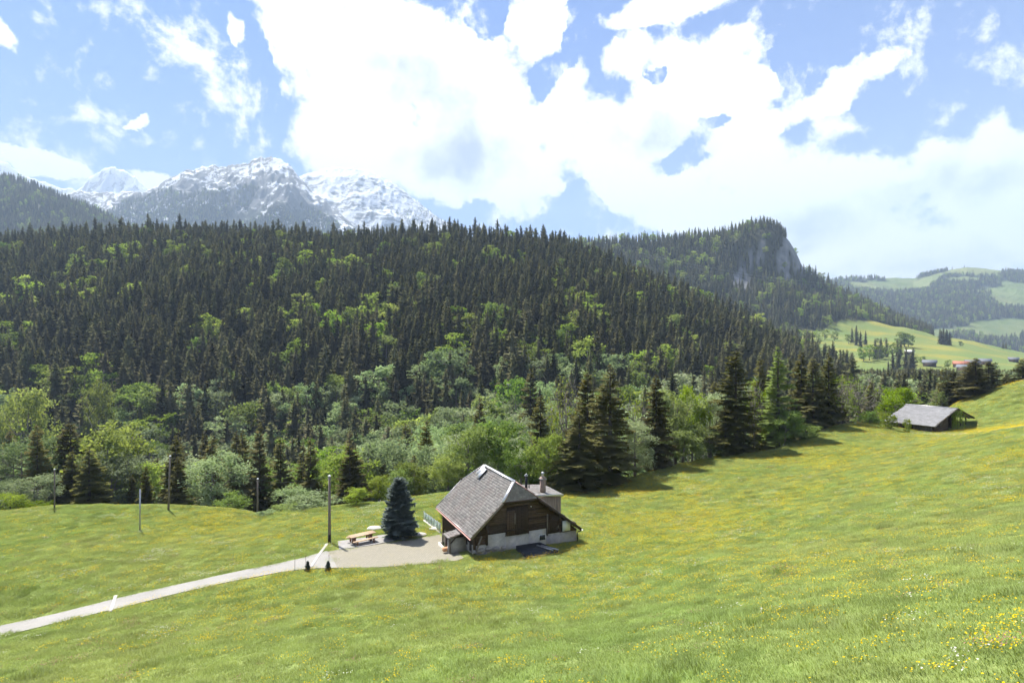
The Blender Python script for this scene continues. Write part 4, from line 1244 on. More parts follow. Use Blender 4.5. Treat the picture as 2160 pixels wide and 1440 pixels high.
# corner posts and braces
MB().box(UL - .06, UL + .14, VF - .02, VF + .18, .3, roof_h(UL)).box(1.62, 1.80, VF - .03, VF + .05, .95, 2.9).build('corner_post', M['dark_wood'], house)
MB().bar((UL + .05, VF - .02, .25), (UL + .55, VF - .42, 1.95), .12, .14).build('brace', M['grey_wood'], house)
MB().bar((7.0, VF - .12, 4.35), (9.4, VF - .12, 2.65), .12, .16).build('brace', M['brown_wood'], house)
MB().bar((3.3, VF - .12, 4.45), (1.3, VF - .12, 2.75), .12, .16).build('brace', M['brown_wood'], house)
for (u, w) in ((1.2, 2.75), (3.1, 4.42), (6.6, 4.42), (9.4, 2.62), (10.6, 1.78)):
    MB().box(u - .08, u + .08, .02, VF + .1, w, w + .16).build('purlin', M['dark_wood'], house)
# barn door: two leaves of vertical boards
dr = empty('barn_door', (0, 0, 0)); dr.parent = house
for k in range(11):
    u = 3.68 + k * .196
    MB().box(u, u + .185, VF - .02 - .012 * (k % 2), VF + .05, 1.48, 4.0 - (.25 if k < 4 else 0)).build('board', M['dark_wood'] if k > 3 else M['brown_wood'], dr)
MB().box(3.66, 4.75, VF - .06, VF - .035, 1.9, 2.05).box(4.8, 5.84, VF - .06, VF - .035, 1.9, 2.05).build('ledge', M['dark_wood'], dr)
MB().box(4.42, 4.50, VF - .10, VF - .04, 2.5, 3.5).build('door_post', M['grey_wood'], dr)
d2 = empty('side_door', (0, 0, 0)); d2.parent = house
for k in range(6):
    u = 7.9 + k * .2
    MB().box(u, u + .19, VF - .01 - .01 * (k % 2), VF + .055, 1.12, 2.93 - k * .02).build('board', M['dark_wood'], d2)
MB().box(7.78, 7.88, VF - .05, VF + .055, .95, 3.0).build('door_post', M['grey_wood'], d2)
MB().box(8.95, 9.05, VF - .05, VF - .02, 1.5, 1.75).build('handle', M['grey_wood'], d2)
cw = MB().box(7.02, 7.62, VF + .035, VF + .058, .62, 1.08).build('cellar_window', M['pane'], house)
MB().box(6.96, 7.02, VF + .02, VF + .057, .58, 1.12).box(7.62, 7.68, VF + .02, VF + .057, .58, 1.12).box(7.0, 7.64, VF + .02, VF + .057, 1.08, 1.13).build('window_frame', M['white_paint'], cw)
# white panel box on the wall
wb = MB().box(9.42, 10.22, VF - .16, VF + .05, 1.18, 2.12).build('wall_box', M['white_paint'], house)
MB().box(9.36, 9.42, VF - .05, VF + .05, 1.15, 2.15).build('box_frame', M['dark_metal'], wb)
MB().box(6.10, 6.17, VF - .02, VF + .04, 3.86, 3.93).build('wall_lamp', M['white_flag'], house)
# left wall: dark boards over plaster, with the porch
lw = MB().box(UL + .10, UL + .35, VF + .46, VB, -1.6, E0 + .2).build('side_wall', M['plaster'], house, 'plastered wall along the courtyard')
bd = MB()
v = VF + .2; k = 0
while v < VB - .1:
    z0 = .95 if v < 2.4 else (-.15 if v > 5.2 else .55)
    bd.box(UL + .02 - .015 * (k % 2), UL + .098, v, v + .17, z0 + random.uniform(-.03, .03), E0 + .25); v += .18; k += 1
bd.build('boarding', M['dark_wood'], lw, kind='stuff')
MB().box(UL - .02, UL + .10, VB - .2, VB + .02, -1.9, E0 + .1).build('corner_post', M['dark_wood'], house)
sw = MB().box(UL + .06, UL + .098, 1.3, 1.85, .35, .92).build('side_window', M['pane'], lw)
MB().box(UL + .03, UL + .099, 1.24, 1.30, .3, .98).box(UL + .03, UL + .099, 1.85, 1.91, .3, .98).box(UL + .01, UL + .099, 1.24, 1.91, .24, .30).build('window_frame', M['grey_wood'], sw)
MB().box(UL + .3, UR - .1, VB - .25, VB, -2.0, 1.7).build('back_wall', M['plaster'], house)
bw = MB().prism([(UL + .1, VB - .24, 1.7), (UR - .1, VB - .24, 1.7), (UR - .1, VB - .24, roof_h(UR)), (6.7, VB - .24, CAP), (2.9, VB - .24, CAP), (UL + .1, VB - .24, roof_h(UL) + .1)], (0, .18, 0)).build('back_gable', M['dark_wood'], house)
MB().box(UR - .3, UR - .02, VF + .46, VB - .26, -1.6, roof_h(UR)).build('side_wall', M['fieldstone'], house, 'low stone wall on the meadow side')
MB().box(UR - .01, UR + 1.2, 3.0, 4.6, -.9, .12).build('stone_step', M['concrete'], house)
# porch on the courtyard side
po = empty('porch', (0, 0, 0)); po.parent = house
MB().box(-1.25, UL - .03, 2.55, 2.75, -.6, 1.25).build('porch_wall', M['plaster'], po)
MB().box(-1.2, UL - .03, 3.5, 3.62, -.6, 1.3).build('porch_wall', M['grey_wood'], po)
for (u, v) in ((-1.15, 2.45), (-1.15, 3.58)):
    MB().box(u - .08, u + .08, v - .08, v + .08, -.7, 1.32).build('post', M['grey_wood'], po)
MB().bar((-1.1, 2.45, .85), (-.6, 2.45, 1.3), .07, .09).build('brace', M['dark_wood'], po)
prf = MB().prism([(-1.35, 2.3, 1.40), (-1.35, 3.7, 1.40), (UL + .02, 3.7, 1.80), (UL + .02, 2.3, 1.80)], (0, 0, -.08)).build('porch_roof', M['grey_wood'], po)
shingles('shingles', [(-1.35, 2.3, 1.41), (-1.35, 3.7, 1.41), (UL, 3.7, 1.81), (UL, 2.3, 1.81)], prf, M['shingle'], .24, .22, .06, 9)
for k in range(7):
    MB().box(-1.1 + k * .2, -1.1 + k * .2 + .17, 4.9, 4.94, -.55, 1.05).build('slat', M['grey_wood'], po)
MB().box(-1.62, -.95, 2.75, 3.15, .10, .40).build('letter_box', M['terracotta'], po)
MB().box(-1.5, -.4, 1.75, 2.35, -.9, -.28).build('step', M['concrete'], po)
# extension at the back right: low shed roof, beige boards
ex = empty('extension', (0, 0, 0)); ex.parent = house
RZ = lambda u: E0 + 1.60 - .097 * (u - 11.4)
exr = MB().prism([(7.6, 4.0, RZ(7.6)), (11.5, 4.0, RZ(11.5)), (11.5, 8.4, RZ(11.5)), (7.6, 8.4, RZ(7.6))], (0, 0, -.09)).build('extension_roof', M['slab'], ex)
shingles('shingles', [(11.5, 4.0, RZ(11.5)), (11.5, 8.4, RZ(11.5)), (7.6, 8.4, RZ(7.6)), (7.6, 4.0, RZ(7.6))], exr, M['shingle'], .3, .34, .02, 12)
MB().bar((7.6, 3.96, RZ(7.6) - .06), (11.52, 3.96, RZ(11.52) - .06), .05, .20).build('fascia', M['sheet'], exr)
MB().bar((11.52, 3.95, RZ(11.5) - .05), (11.52, 8.45, RZ(11.5) - .05), .08, .12).build('gutter', M['sheet'], exr)
MB().box(7.9, 11.28, 4.16, 4.3, -.6, RZ(11.3) - .09).box(11.16, 11.28, 4.31, 8.3, -1.0, RZ(11.3) - .09).build('extension_wall', M['beige_clad'], ex)
for k in range(17):
    u = 7.95 + k * .2
    MB().box(u, u + .17, 4.12 - .012 * (k % 2), 4.157, .2, RZ(11.3) - .1).build('board', M['beige_clad'], ex)
ch = MB().box(9.45, 9.90, 4.75, 5.20, RZ(9.7) - .3, E0 + 3.35).build('chimney', M['brick'], ex)
MB().box(9.36, 9.99, 4.66, 5.29, E0 + 3.10, E0 + 3.19).build('chimney_collar', M['slab'], ch)
MB().tube([(9.675, 4.975, E0 + 3.30), (9.675, 4.975, E0 + 3.5), (9.675, 4.975, E0 + 3.62), (9.675, 4.975, E0 + 3.66), (9.675, 4.975, E0 + 3.85)], [.13, .13, .10, .20, .12], 10).build('chimney_cowl', M['galv'], ch)
fl = MB().tube([(8.17, 5.77, RZ(8.2) - .4), (8.17, 5.77, E0 + 3.42)], .14, 12).build('flue_pipe', M['dark_metal'], ex)
MB().tube([(8.17, 5.77, E0 + 3.42), (8.17, 5.77, E0 + 3.50)], .19, 12).tube([(8.17, 5.77, E0 + 3.56), (8.17, 5.77, E0 + 3.66)], [.16, .02], 12).build('flue_cap', M['galv'], fl)
MB().tube([(9.0, 6.8, RZ(9)), (9.0, 6.8, RZ(9) + .35)], .06, 8).build('vent_pipe', M['dark_metal'], ex)
# bitumen-covered cellar hatch lying in the grass before the gable
def gz(u, v): return zs(*hw(u, v)[:2]) - HZ
hp = [(4.15, -2.6), (7.5, -2.3), (6.9, .2), (4.4, .1)]
hatch = MB().prism([(u, v, gz(u, v) + (.16 if v < 0 else .42)) for u, v in hp], (0, 0, -.9)).build('cellar_hatch', M['tar'], None)
hatch.location = (HX, HY, HZ); hatch.rotation_euler = (0, 0, YAW)
tag(hatch, 'dark tarred hatch cover lying before the barn door', 'hatch')
MB().bar((6.55, -.7, gz(6.6, -.7) + .40), (7.5, -2.2, gz(7.5, -2.2) + .24), .14, .08).bar((6.2, -.6, gz(6.2, -.6) + .42), (6.95, -2.2, gz(7, -2.2) + .26), .14, .08).build('hatch_rail', M['galv'], hatch)
# planter along the courtyard wall
pl = empty('planter_bed', hw(-1.0, 2.6, gz(-1.2, 4) + .0), YAW); tag(pl, 'low kerbed flower bed beside the farmhouse porch', 'planter')
pz = .18
MB().box(-.2, -.06, -.1, 3.2, -.5, pz).box(-.058, .78, -.1, .04, -.5, pz).box(-.058, .78, 3.06, 3.2, -.5, pz).build('kerb', M['concrete'], pl)
MB().box(-.057, .78, .041, 3.059, -.4, pz - .06).build('soil', plain('dark_soil', (.05, .038, .028), .95, .3, 5, .5), pl)
for k in range(14):
    forms = FORMS['shrub'][0]
    o = bpy.data.objects.new('plant', FORMS['shrub_silver'][0][k % 2][0]); link(o, pl)
    o.location = (random.uniform(.1, .6), .25 + k * .2, pz - .1); o.scale = (.09, .09, random.uniform(.07, .12)); o.rotation_euler = (0, 0, k * 1.7)
# ------------------------------------------------------------------ road, courtyard and what stands on it
def sheet(name, pts_xy, mat, lift, label, category, kind='structure', n=1.0, thick=.25):
    """paved sheet over the ground: polygon filled with a fine grid"""
    bm = bmesh.new()
    vs_ = [bm.verts.new((x, y, 0)) for x, y in pts_xy]
    bm.faces.new(vs_)
    xs = [p[0] for p in pts_xy]; ys = [p[1] for p in pts_xy]
    for ax, lo, hi in ((0, min(xs), max(xs)), (1, min(ys), max(ys))):
        c = lo + n
        while c < hi:
            no = (1, 0, 0) if ax == 0 else (0, 1, 0); co = (c, 0, 0) if ax == 0 else (0, c, 0)
            bmesh.ops.bisect_plane(bm, geom=bm.verts[:] + bm.edges[:] + bm.faces[:], plane_co=co, plane_no=no)
            c += n
    bmesh.ops.triangulate(bm, faces=bm.faces[:])
    co = np.array([v.co[:2] for v in bm.verts]); z = zg(co[:, 0], co[:, 1])
    for v, zz in zip(bm.verts, z): v.co.z = zz + lift
    bmesh.ops.recalc_face_normals(bm, faces=bm.faces)
    if sum(f.normal.z for f in bm.faces) < 0: bmesh.ops.reverse_faces(bm, faces=bm.faces)
    r = bmesh.ops.extrude_face_region(bm, geom=[e for e in bm.edges if e.is_boundary])
    for g_ in r['geom']:
        if isinstance(g_, bmesh.types.BMVert): g_.co.z -= thick
    me = bpy.data.meshes.new(name); bm.to_mesh(me); bm.free()
    me.materials.append(mat)
    o = link(bpy.data.objects.new(name, me)); tag(o, label, category, kind=kind)
    return o
def gpt(px, py):                             # ground point in a direction: march to the terrain
    dx, dz = A(px), -(py - 720) / F
    lo = None
    ys = np.arange(8, 130, .25); z = zg(dx * ys, ys)
    k = np.argmax(z > dz * ys)
    return (dx * ys[k], ys[k])
def paver_mat():
    m, (N, L, mk, math_, mapr, mix, noise), p = new_mat('small_beige_pavers')
    g = mk('ShaderNodeNewGeometry')
    mp = mk('ShaderNodeMapping'); mp.inputs['Rotation'].default_value = (0, 0, .6); L(g.outputs['Position'], mp.inputs[0])
    br = mk('ShaderNodeTexBrick'); L(mp.outputs[0], br.inputs['Vector'])
    br.inputs['Scale'].default_value = 1.0; br.inputs['Brick Width'].default_value = .24; br.inputs['Row Height'].default_value = .24
    br.inputs['Mortar Size'].default_value = .028; br.inputs['Bias'].default_value = 0
    br.inputs['Color1'].default_value = (.28, .255, .212, 1); br.inputs['Color2'].default_value = (.24, .218, .18, 1); br.inputs['Mortar'].default_value = (.17, .165, .12, 1)
    n = noise(g.outputs['Position'], .5, 5, .65); n2 = noise(g.outputs['Position'], .9, 4, .6)
    c = mix(math_('MULTIPLY', mapr(n, .48, .68), .55), br.outputs[0], (.23, .21, .15))
    c = mix(math_('MULTIPLY', mapr(n2, .6, .75), .25), c, (.32, .305, .27))
    L(c, p.inputs['Base Color']); p.inputs['Roughness'].default_value = .9; p.inputs['Specular IOR Level'].default_value = .2
    b = mk('ShaderNodeBump'); b.inputs['Strength'].default_value = .5; b.inputs['Distance'].default_value = .02
    L(br.outputs['Fac'], b.inputs['Height']); b.invert = True; L(b.outputs[0], p.inputs['Normal'])
    return m
M['pavers'] = paver_mat()
def asphalt_mat():
    m, (N, L, mk, math_, mapr, mix, noise), p = new_mat('worn_pale_road_concrete')
    g = mk('ShaderNodeNewGeometry'); pos = g.outputs['Position']
    n1 = noise(pos, .35, 5, .65); n2 = noise(pos, 2.5, 6, .7); n3 = noise(pos, 30, 3, .7)
    c = mix(mapr(n1, .35, .65), (.24, .232, .217), (.285, .275, .257))
    c = mix(math_('MULTIPLY', mapr(n2, .5, .75), .4), c, (.20, .19, .172))
    c = mix(math_('MULTIPLY', mapr(n3, .4, .7), .2), c, (.2, .193, .18))
    L(c, p.inputs['Base Color']); p.inputs['Roughness'].default_value = .92; p.inputs['Specular IOR Level'].default_value = .2
    b = mk('ShaderNodeBump'); b.inputs['Strength'].default_value = .4; b.inputs['Distance'].default_value = .015
    L(n3, b.inputs['Height']); L(b.outputs[0], p.inputs['Normal'])
    return m
M['road'] = asphalt_mat()
# road edges traced along the valley side and the hill side
far_e = [gpt(x, y) for x, y in [(-110, 1350), (0, 1323), (120, 1295), (240, 1266), (370, 1236), (500, 1206), (590, 1189), (640, 1177), (690, 1163)]]
near_e = [gpt(x, y) for x, y in [(-110, 1371), (0, 1343), (120, 1315), (240, 1287), (370, 1255), (500, 1225), (590, 1208), (650, 1201), (712, 1199)]]
road_poly = far_e + near_e[::-1]
sheet('road', road_poly, M['road'], .06, 'narrow pale concrete farm road running to the house', 'road', n=.8)
court_poly = [gpt(x, y) for x, y in [(690, 1163.5), (712, 1161), (780, 1152), (880, 1136), (926, 1129), (950, 1150), (978, 1178), (965, 1183), (900, 1190), (800, 1198), (712, 1199)]]
court_poly = [court_poly[i] for i in range(len(court_poly))]
sheet('courtyard', court_poly, M['pavers'], .05, 'courtyard of small beige pavers beside the farmhouse', 'courtyard', n=.8)
slab_poly = [gpt(x, y) for x, y in [(712, 1143), (770, 1135), (808, 1129.5), (832, 1129), (834, 1142), (780, 1151.5), (716, 1160)]]
sheet('terrace_slab', slab_poly, M['slab'], .09, 'grey concrete slab under the picnic table', 'slab', n=.7)
PAVED = [road_poly, court_poly, slab_poly]
house_foot = [hw(u, v)[:2] for u, v in ((-.3, .1), (11.3, .3), (11.6, 10.2), (-.6, 10.2))]
PAVED.append(house_foot)
PAVED.append([hw(u, v)[:2] for u, v in hp])
# drain channels across the road
def strip(name, p, q, w, lift, mat, label, cat, thick=.10):
    p, q = np.array(p), np.array(q); d = q - p; L_ = np.linalg.norm(d); d /= L_; s = np.array([-d[1], d[0]]) * w / 2
    n = max(2, int(L_ / .5)); V = []
    for i in range(n + 1):
        c = p + d * L_ * i / n
        z = zs(*c) + lift
        for sg in (-1, 1):
            e = c + s * sg; V += [(e[0], e[1], z), (e[0], e[1], z - thick)]
    T = []
    for i in range(n):
        a = i * 4; b = a + 4
        for (i0, i1) in ((0, 2), (2, 3), (3, 1), (1, 0)):
            T += [(a + i0, a + i1, b + i1), (a + i0, b + i1, b + i0)]
    T += [(0, 1, 3), (0, 3, 2), (n * 4, n * 4 + 3, n * 4 + 1), (n * 4, n * 4 + 2, n * 4 + 3)]
    o = MB().raw(V, T).build(name, mat, None); tag(o, label, cat)
    return o
M['white_stone'] = plain('pale_limewashed_stone', (.42, .41, .39), .85, .12, 3, .2)
strip('drain_channel', gpt(244, 1258), gpt(233, 1292), .22, .085, M['white_stone'], 'whitish drain channel crossing the road below the poles', 'channel')
strip('drain_channel', gpt(690, 1148), gpt(656, 1199), .26, .09, M['white_stone'], 'whitish drain channel between the power pole and the road end', 'channel')

# picnic table
tb = gpt(763, 1146)
tdir = math.atan2(gpt(792, 1136)[1] - gpt(736, 1146)[1], gpt(792, 1136)[0] - gpt(736, 1146)[0])
tz = zs(*tb) + .09
pt_ = empty('picnic_table', (tb[0], tb[1] + .15, tz), tdir); tag(pt_, 'long wooden picnic table with fixed benches on the slab', 'table')
for k in range(5):
    MB().box(-1.30, 1.30, -.42 + k * .17, -.42 + k * .17 + .16, .72, .775).build('tabletop_board', M['table_wood'], pt_)
for s in (-1, 1):
    for k in range(2):
        y0 = s * .82 - .15 + k * .155
        MB().box(-1.25, 1.25, y0, y0 + .145, .42, .47).build('bench_board', M['table_wood'], pt_)
for x in (-.85, .85):
    fr = MB().bar((x, -.22, 0), (x, -.22, .70), .10, .22, up=(1, 0, 0)).bar((x, .22, 0), (x, .22, .70), .10, .22, up=(1, 0, 0)).box(x - .05, x + .05, -.95, .95, .33, .418).box(x - .05, x + .05, -.40, .42, .62, .718).build('trestle', M['table_leg'], pt_)
    for s in (-1, 1):
        MB().box(x - .05, x + .05, s * .82 - .10, s * .82 + .10, 0, .329).build('leg', M['table_leg'], pt_)

# blue spruce in the courtyard
bx, by = gpt(840, 1133)
add_kind('blue', 'blue_spruce', 'bark', [spruce_form(900, 7, 2.0, 30, 15, 7, .20, .01, .05, .46, jit=.3)], 7, 2.0)
plant('blue', bx, by, (720 - 1003) / F * by - zs(bx, by), 2.0, 'dense blue spruce beside the picnic table', None, 'blue_spruce')
# cone-shaped box shrubs with stakes
for (px, py, lab) in ((651, 1199, 'tiny cone-clipped shrub beside the drain channel'), (694, 1199, 'tiny cone-clipped shrub nearer the courtyard')):
    x, y = gpt(px, py + 4)
    plant('blue', x, y - .2, .95, .28, lab, 'clipped cone shrubs by the road', 'cone_shrub', 'shrub')
for (px, py, lab) in ((645, 1200, 'thin marker stake by the drain channel'), (694, 1198, 'thin marker stake by the courtyard edge'), (622, 1205, 'thin short marker stake at the road edge')):
    x, y = gpt(px, py + 3); z = zs(x, y)
    o = MB().tube([(x, y, z - .2), (x, y, z + 1.25)], .018, 6).build('marker_stake', M['grey_wood'], None); tag(o, lab, 'stake', 'marker stakes along the road')
    MB().tube([(x, y, z + 1.1), (x, y, z + 1.25)], .022, 6).build('stake_tip', M['table_leg'], o)

# power poles
def pole(px, base, top, Y, r, lab, lean=0.0, mat='pole', foot=False, cap=True, nm='power_pole'):
    x = A(px) * Y; zb = zs(x, Y); zt = (720 - top) / F * Y
    ro = empty(nm, (x, Y, zb)); tag(ro, lab, 'pole', 'poles on the meadow' )
    h = zt - zb
    MB().tube([(-lean * .0, 0, -.6), (lean * .5, 0, h * .5), (lean, 0, h)], [r * 1.15, r, r * .85], 10).build('shaft', M[mat], ro)
    if cap: MB().tube([(lean, 0, h - .02), (lean, 0, h + .06), (lean, 0, h + .14)], [r * 1.25, r * 1.2, .02], 10).build('cap', M['white_flag'], ro)
    if foot: MB().tube([(0, 0, -.5), (lean * .12, 0, h * .13)], [r * 1.25, r * 1.16], 10).build('tarred_foot', M['pole_foot'], ro)
    if r > .09:
        for s in (-1, 1):
            MB().tube([(lean, 0, h - .35), (lean + s * .16, .05, h - .35), (lean + s * .16, .05, h - .18)], .018, 6).build('insulator_pin', M['galv'], ro)
    return ro, (x + lean, Y, zt)
px_, py_ = gpt(695, 1145)
_, t1 = pole(695, 1145, 1004, py_, .13, 'tall dark power pole standing beside the drain channel', 0, foot=True)
_, t2 = pole(543, 1088, 1010, 75.5, .11, 'thin pole at the meadow edge by the small pale shrub', .05)
_, t3 = pole(355, 1075, 962, 76.0, .12, 'slightly leaning tall pole at the crest of the meadow', .25)
_, t4 = pole(115, 1076, 990, 77.0, .09, 'thin dark pole near the silvery tree at the meadow edge', 0)
_, t5 = pole(295, 1095, 1032, 66.5, .09, 'short grey metal post on the open meadow', .03, 'galv', cap=False, nm='metal_post')
def cable(p, q, sag, r, lab, mat='dark_metal', nm='overhead_cable'):
    p, q = np.array(p, float), np.array(q, float); n = 14
    pts = [p + (q - p) * i / n - np.array([0, 0, sag * 4 * (i / n) * (1 - i / n)]) for i in range(n + 1)]
    o = MB().tube(pts, r, 5).build(nm, M[mat], None); tag(o, lab, 'cable')
cable(t1, t2, .5, .012, 'thin wire between the tall dark pole and the thin pole')
cable(t2, t3, .6, .012, 'thin wire from the thin pole to the leaning pole')
cable(t3, t4, .6, .012, 'thin wire from the leaning pole towards the left')
Pp = lambda px, py, Y: (A(px) * Y, Y, (720 - py) / F * Y)
cable(Pp(1345, 532, 760), Pp(1900, 600, 1000), 14, .09, 'upper pale high-voltage line crossing before the cliff hill', 'galv', 'power_line')
cable(Pp(1345, 538, 760), Pp(1900, 606, 1000), 14, .07, 'lower pale high-voltage line crossing before the cliff hill', 'galv', 'power_line')
# mast on the summit of the cliff hill
mx, my, mz = Pp(1597, 476, 1302)
mast = MB().tube([(mx, my, mz - 8), (mx, my, mz + 26)], [.7, .35], 6).build('mast', M['galv'], None); tag(mast, 'thin antenna mast on the summit of the cliff hill', 'mast')
MB().bar((mx - 1.6, my, mz + 21), (mx + 1.6, my, mz + 21), .3, .3).build('crossarm', M['galv'], mast)

# glass fence behind the farmhouse
f0, f1 = gpt(894, 1098), gpt(929, 1124)
fdir = np.array(f1) - np.array(f0); fl_ = np.linalg.norm(fdir); fa = math.atan2(fdir[1], fdir[0])
fe = empty('glass_fence', (f0[0], f0[1], zs(*f0)), fa); tag(fe, 'low fence of greenish glass panes behind the farmhouse', 'fence')
npan = 6; dz = (zs(*f1) - zs(*f0)) / npan
MB().prism([(0, -.12, .10), (fl_, -.12, dz * npan + .10), (fl_, .12, dz * npan + .10), (0, .12, .10)], (0, 0, -.5)).build('kerb', M['white_stone'], fe)
for k in range(npan):
    w = fl_ / npan
    MB().box(k * w + .03, (k + 1) * w - .03, -.012, .012, dz * k + .14, dz * k + 1.05).build('pane', M['glass'], fe)
for k in range(npan + 1):
    MB().box(k * w - .02, k * w + .02, -.03, .03, dz * k + .05, dz * k + 1.08).build('post', M['galv'], fe)
gx, gy = gpt(920, 1108)
plant('shrub_bright', gx + .8, gy + 2.2, 2.2, .9, 'leafy garden shrub behind the glass fence', None, 'shrub', 'shrub')
for k, (px, py, s) in enumerate(((790, 1116, .55), (884, 1130, .5), (919, 1117, .45))):
    x, y = gpt(px, py)
    bm = bmesh.new(); bmesh.ops.create_icosphere(bm, subdivisions=3, radius=s)
    for v in bm.verts: v.co = Vector((v.co.x * 1.5, v.co.y, v.co.z * .45)) * (1 + .25 * (float(vnoise(np.array([v.co.x * 3 + k * 9]), np.array([v.co.y * 3 + v.co.z * 2]))[0]) - .5))
    me = bpy.data.meshes.new('boulder'); bm.to_mesh(me); bm.free(); me.materials.append(M['white_stone'])
    o = link(bpy.data.objects.new('boulder', me)); o.location = (x, y, zs(x, y) + .08)
    tag(o, ['flat pale boulder in the grass left of the blue spruce', 'pale flat stone right of the blue spruce', 'pale stone along the glass fence'][k], 'stone')

# ------------------------------------------------------------------ hay barn on the right
BY = 99.0
b_e0 = np.array(Pp(1972, 899.5, BY)); b_e1 = np.array(Pp(1862, 874, BY + 7)); # eave: near right, far left
br0 = np.array(Pp(2020, 861, BY + 4.8))                                       # ridge over the right gable
ea = math.atan2((b_e1 - b_e0)[1], (b_e1 - b_e0)[0])
Lb = float(np.linalg.norm((b_e1 - b_e0)[:2])); zb0 = zs(b_e0[0], b_e0[1])
barn = empty('hay_barn', (b_e0[0], b_e0[1], b_e0[2] - 1.9), ea); tag(barn, 'grey-roofed hay barn with an open gable on the slope', 'barn')
Ef = Matrix.Rotation(-ea, 3, 'Z') @ Vector(br0 - b_e0)
RW, RH = abs(Ef.y), Ef.z
RX = Ef.x
sgn = 1 if Ef.y > 0 else -1
e_a, e_b = (0, 0, 1.9), (Lb, 0, 1.9)
r_a, r_b = (RX, sgn * RW, 1.9 + RH), (Lb - .3, sgn * RW, 1.9 + RH)
o_a, o_b = (RX + .3, sgn * RW * 1.95, 2.1), (Lb - .3, sgn * RW * 1.95, 2.1)
bro = MB().prism([e_a, e_b, r_b, r_a], (0, 0, -.12)).prism([r_a, r_b, o_b, o_a], (0, 0, -.12)).build('roof', M['grey_wood'], barn)
shingles('shingles', [e_a, e_b, r_b, r_a], bro, M['shingle_barn'], .40, .55, .03, 21)
shingles('shingles', [o_a, o_b, r_b, r_a], bro, M['shingle_barn'], .40, .55, .03, 22)
MB().bar(off(r_a, (-.05, 0, .05)), off(r_b, (.05, 0, .05)), .30, .06).build('ridge_cap', M['sheet'], bro)
MB().bar(off(e_a, (-.03, 0, -.02)), off(r_a, (-.03, 0, -.02)), .06, .22).build('verge_board', M['grey_wood'], bro)
MB().bar(off(r_a, (-.03, 0, -.02)), off(o_a, (-.03, 0, -.02)), .06, .22).build('verge_board', M['dark_wood'], bro)
yw = lambda f: sgn * RW * f
for k in range(34):
    u = .9 + k * .42
    if u > Lb - .9: break
    if Lb * .42 < u < Lb * .62: continue
    MB().box(u, u + .38, *sorted((yw(.14), yw(.14) + sgn * .06)), -1.2, 1.95).build('board', M['grey_wood'] if u < 6 else M['dark_wood'], barn)
MB().box(.7, Lb - .8, *sorted((yw(.16) + sgn * .02, yw(.16) + sgn * .12)), -1.2, 1.9).build('wall', M['dark_wood'], barn)
# gable towards the camera's right: planks, then the open bay on posts
for k in range(12):
    z = -.8 + k * .36
    f0_ = .15; f1_ = .85
    hmax = 1.9 + RH * .86
    if z + .36 > 1.9:
        f0_ = max(.15, (z + .36 - 1.9) / RH + .05)
    if f0_ < f1_ - .05:
        MB().box(.82, .92, *sorted((yw(f0_), yw(f1_))), z, z + .35).build('plank', M['brown_wood'], barn)
MB().box(.93, 1.1, *sorted((yw(.16), yw(.86))), -1.2, 1.9).build('wall', M['dark_wood'], barn)
MB().box(1.1, Lb - 1, *sorted((yw(1.25), yw(1.3))), -1.2, 3.2).build('wall', M['dark_wood'], barn, 'back wall of the open bay')
for f in (1.45, 1.72):
    MB().box(.75, .93, yw(f) - .09, yw(f) + .09, -1.4, 2.9 - (f - 1.45)).build('post', M['dark_wood'], barn)
MB().bar((.84, yw(.05), 1.75), (.84, yw(1.0), 1.9 + RH - .25), .16, .2).bar((.84, yw(1.0), 1.9 + RH - .25), (.84, yw(1.9), 2.0), .16, .2).build('rafter', M['dark_wood'], barn)
def bw_(u, f, z=0):
    v = Matrix.Rotation(ea, 3, 'Z') @ Vector((u, yw(f), 0)); return b_e0[0] + v.x, b_e0[1] + v.y
x, y = Pp(1873, 890, BY + 2)[:2]; plant('shrub_bright', x, y, 2.9, 1.45, 'round green bush at the left end of the hay barn', None, 'shrub', 'shrub')
x, y = Pp(1914, 890, BY + .3)[:2]; plant('shrub_bright', x, y, 2.5, .7, 'small bush growing up against the hay barn eave', None, 'shrub', 'shrub')
x, y = bw_(.1, 1.08); plant('shrub_bright', x, y, 4.2, 1.1, 'climbing shrub in the open gable of the hay barn', None, 'shrub', 'shrub')
PAVED.append([bw_(-.2, .1), bw_(Lb - .6, .1), bw_(Lb - .6, 1.8), bw_(-.2, 1.8)])

# ------------------------------------------------------------------ chalets and barns on the far pasture
def chalet(px, py, Y, w, d, h, pitch, rz, roofc, wallc, lab, wins=2):
    x = A(px) * Y; z = zs(x, Y)
    c = empty('chalet', (x, Y, z), rz); tag(c, lab, 'house', 'chalets on the far pasture')
    rh = pitch * w / 2
    MB().box(-w / 2, w / 2, -d / 2, d / 2, -3, h).prism([(-w / 2, -d / 2, h), (w / 2, -d / 2, h), (0, -d / 2, h + rh)], (0, d, 0)).build('wall', M[wallc], c)
    o = .9
    MB().prism([(-w / 2 - o, -d / 2 - o, h - pitch * o), (0, -d / 2 - o, h + rh + .2), (0, d / 2 + o, h + rh + .2), (-w / 2 - o, d / 2 + o, h - pitch * o)], (0, 0, .3)).prism([(w / 2 + o, -d / 2 - o, h - pitch * o), (w / 2 + o, d / 2 + o, h - pitch * o), (0, d / 2 + o, h + rh + .2), (0, -d / 2 - o, h + rh + .2)], (0, 0, .3)).build('roof', M[roofc], c)
    for k in range(wins):
        u = -w / 4 + k * w / 2 if wins > 1 else 0
        wn = MB().box(u - .6, u + .6, -d / 2 - .06, -d / 2 + .05, 1.2, 2.5).build('window', M['white_paint'], c)
        MB().box(u - .45, u + .45, -d / 2 - .09, -d / 2 - .065, 1.35, 2.35).build('pane', M['pane'], wn)
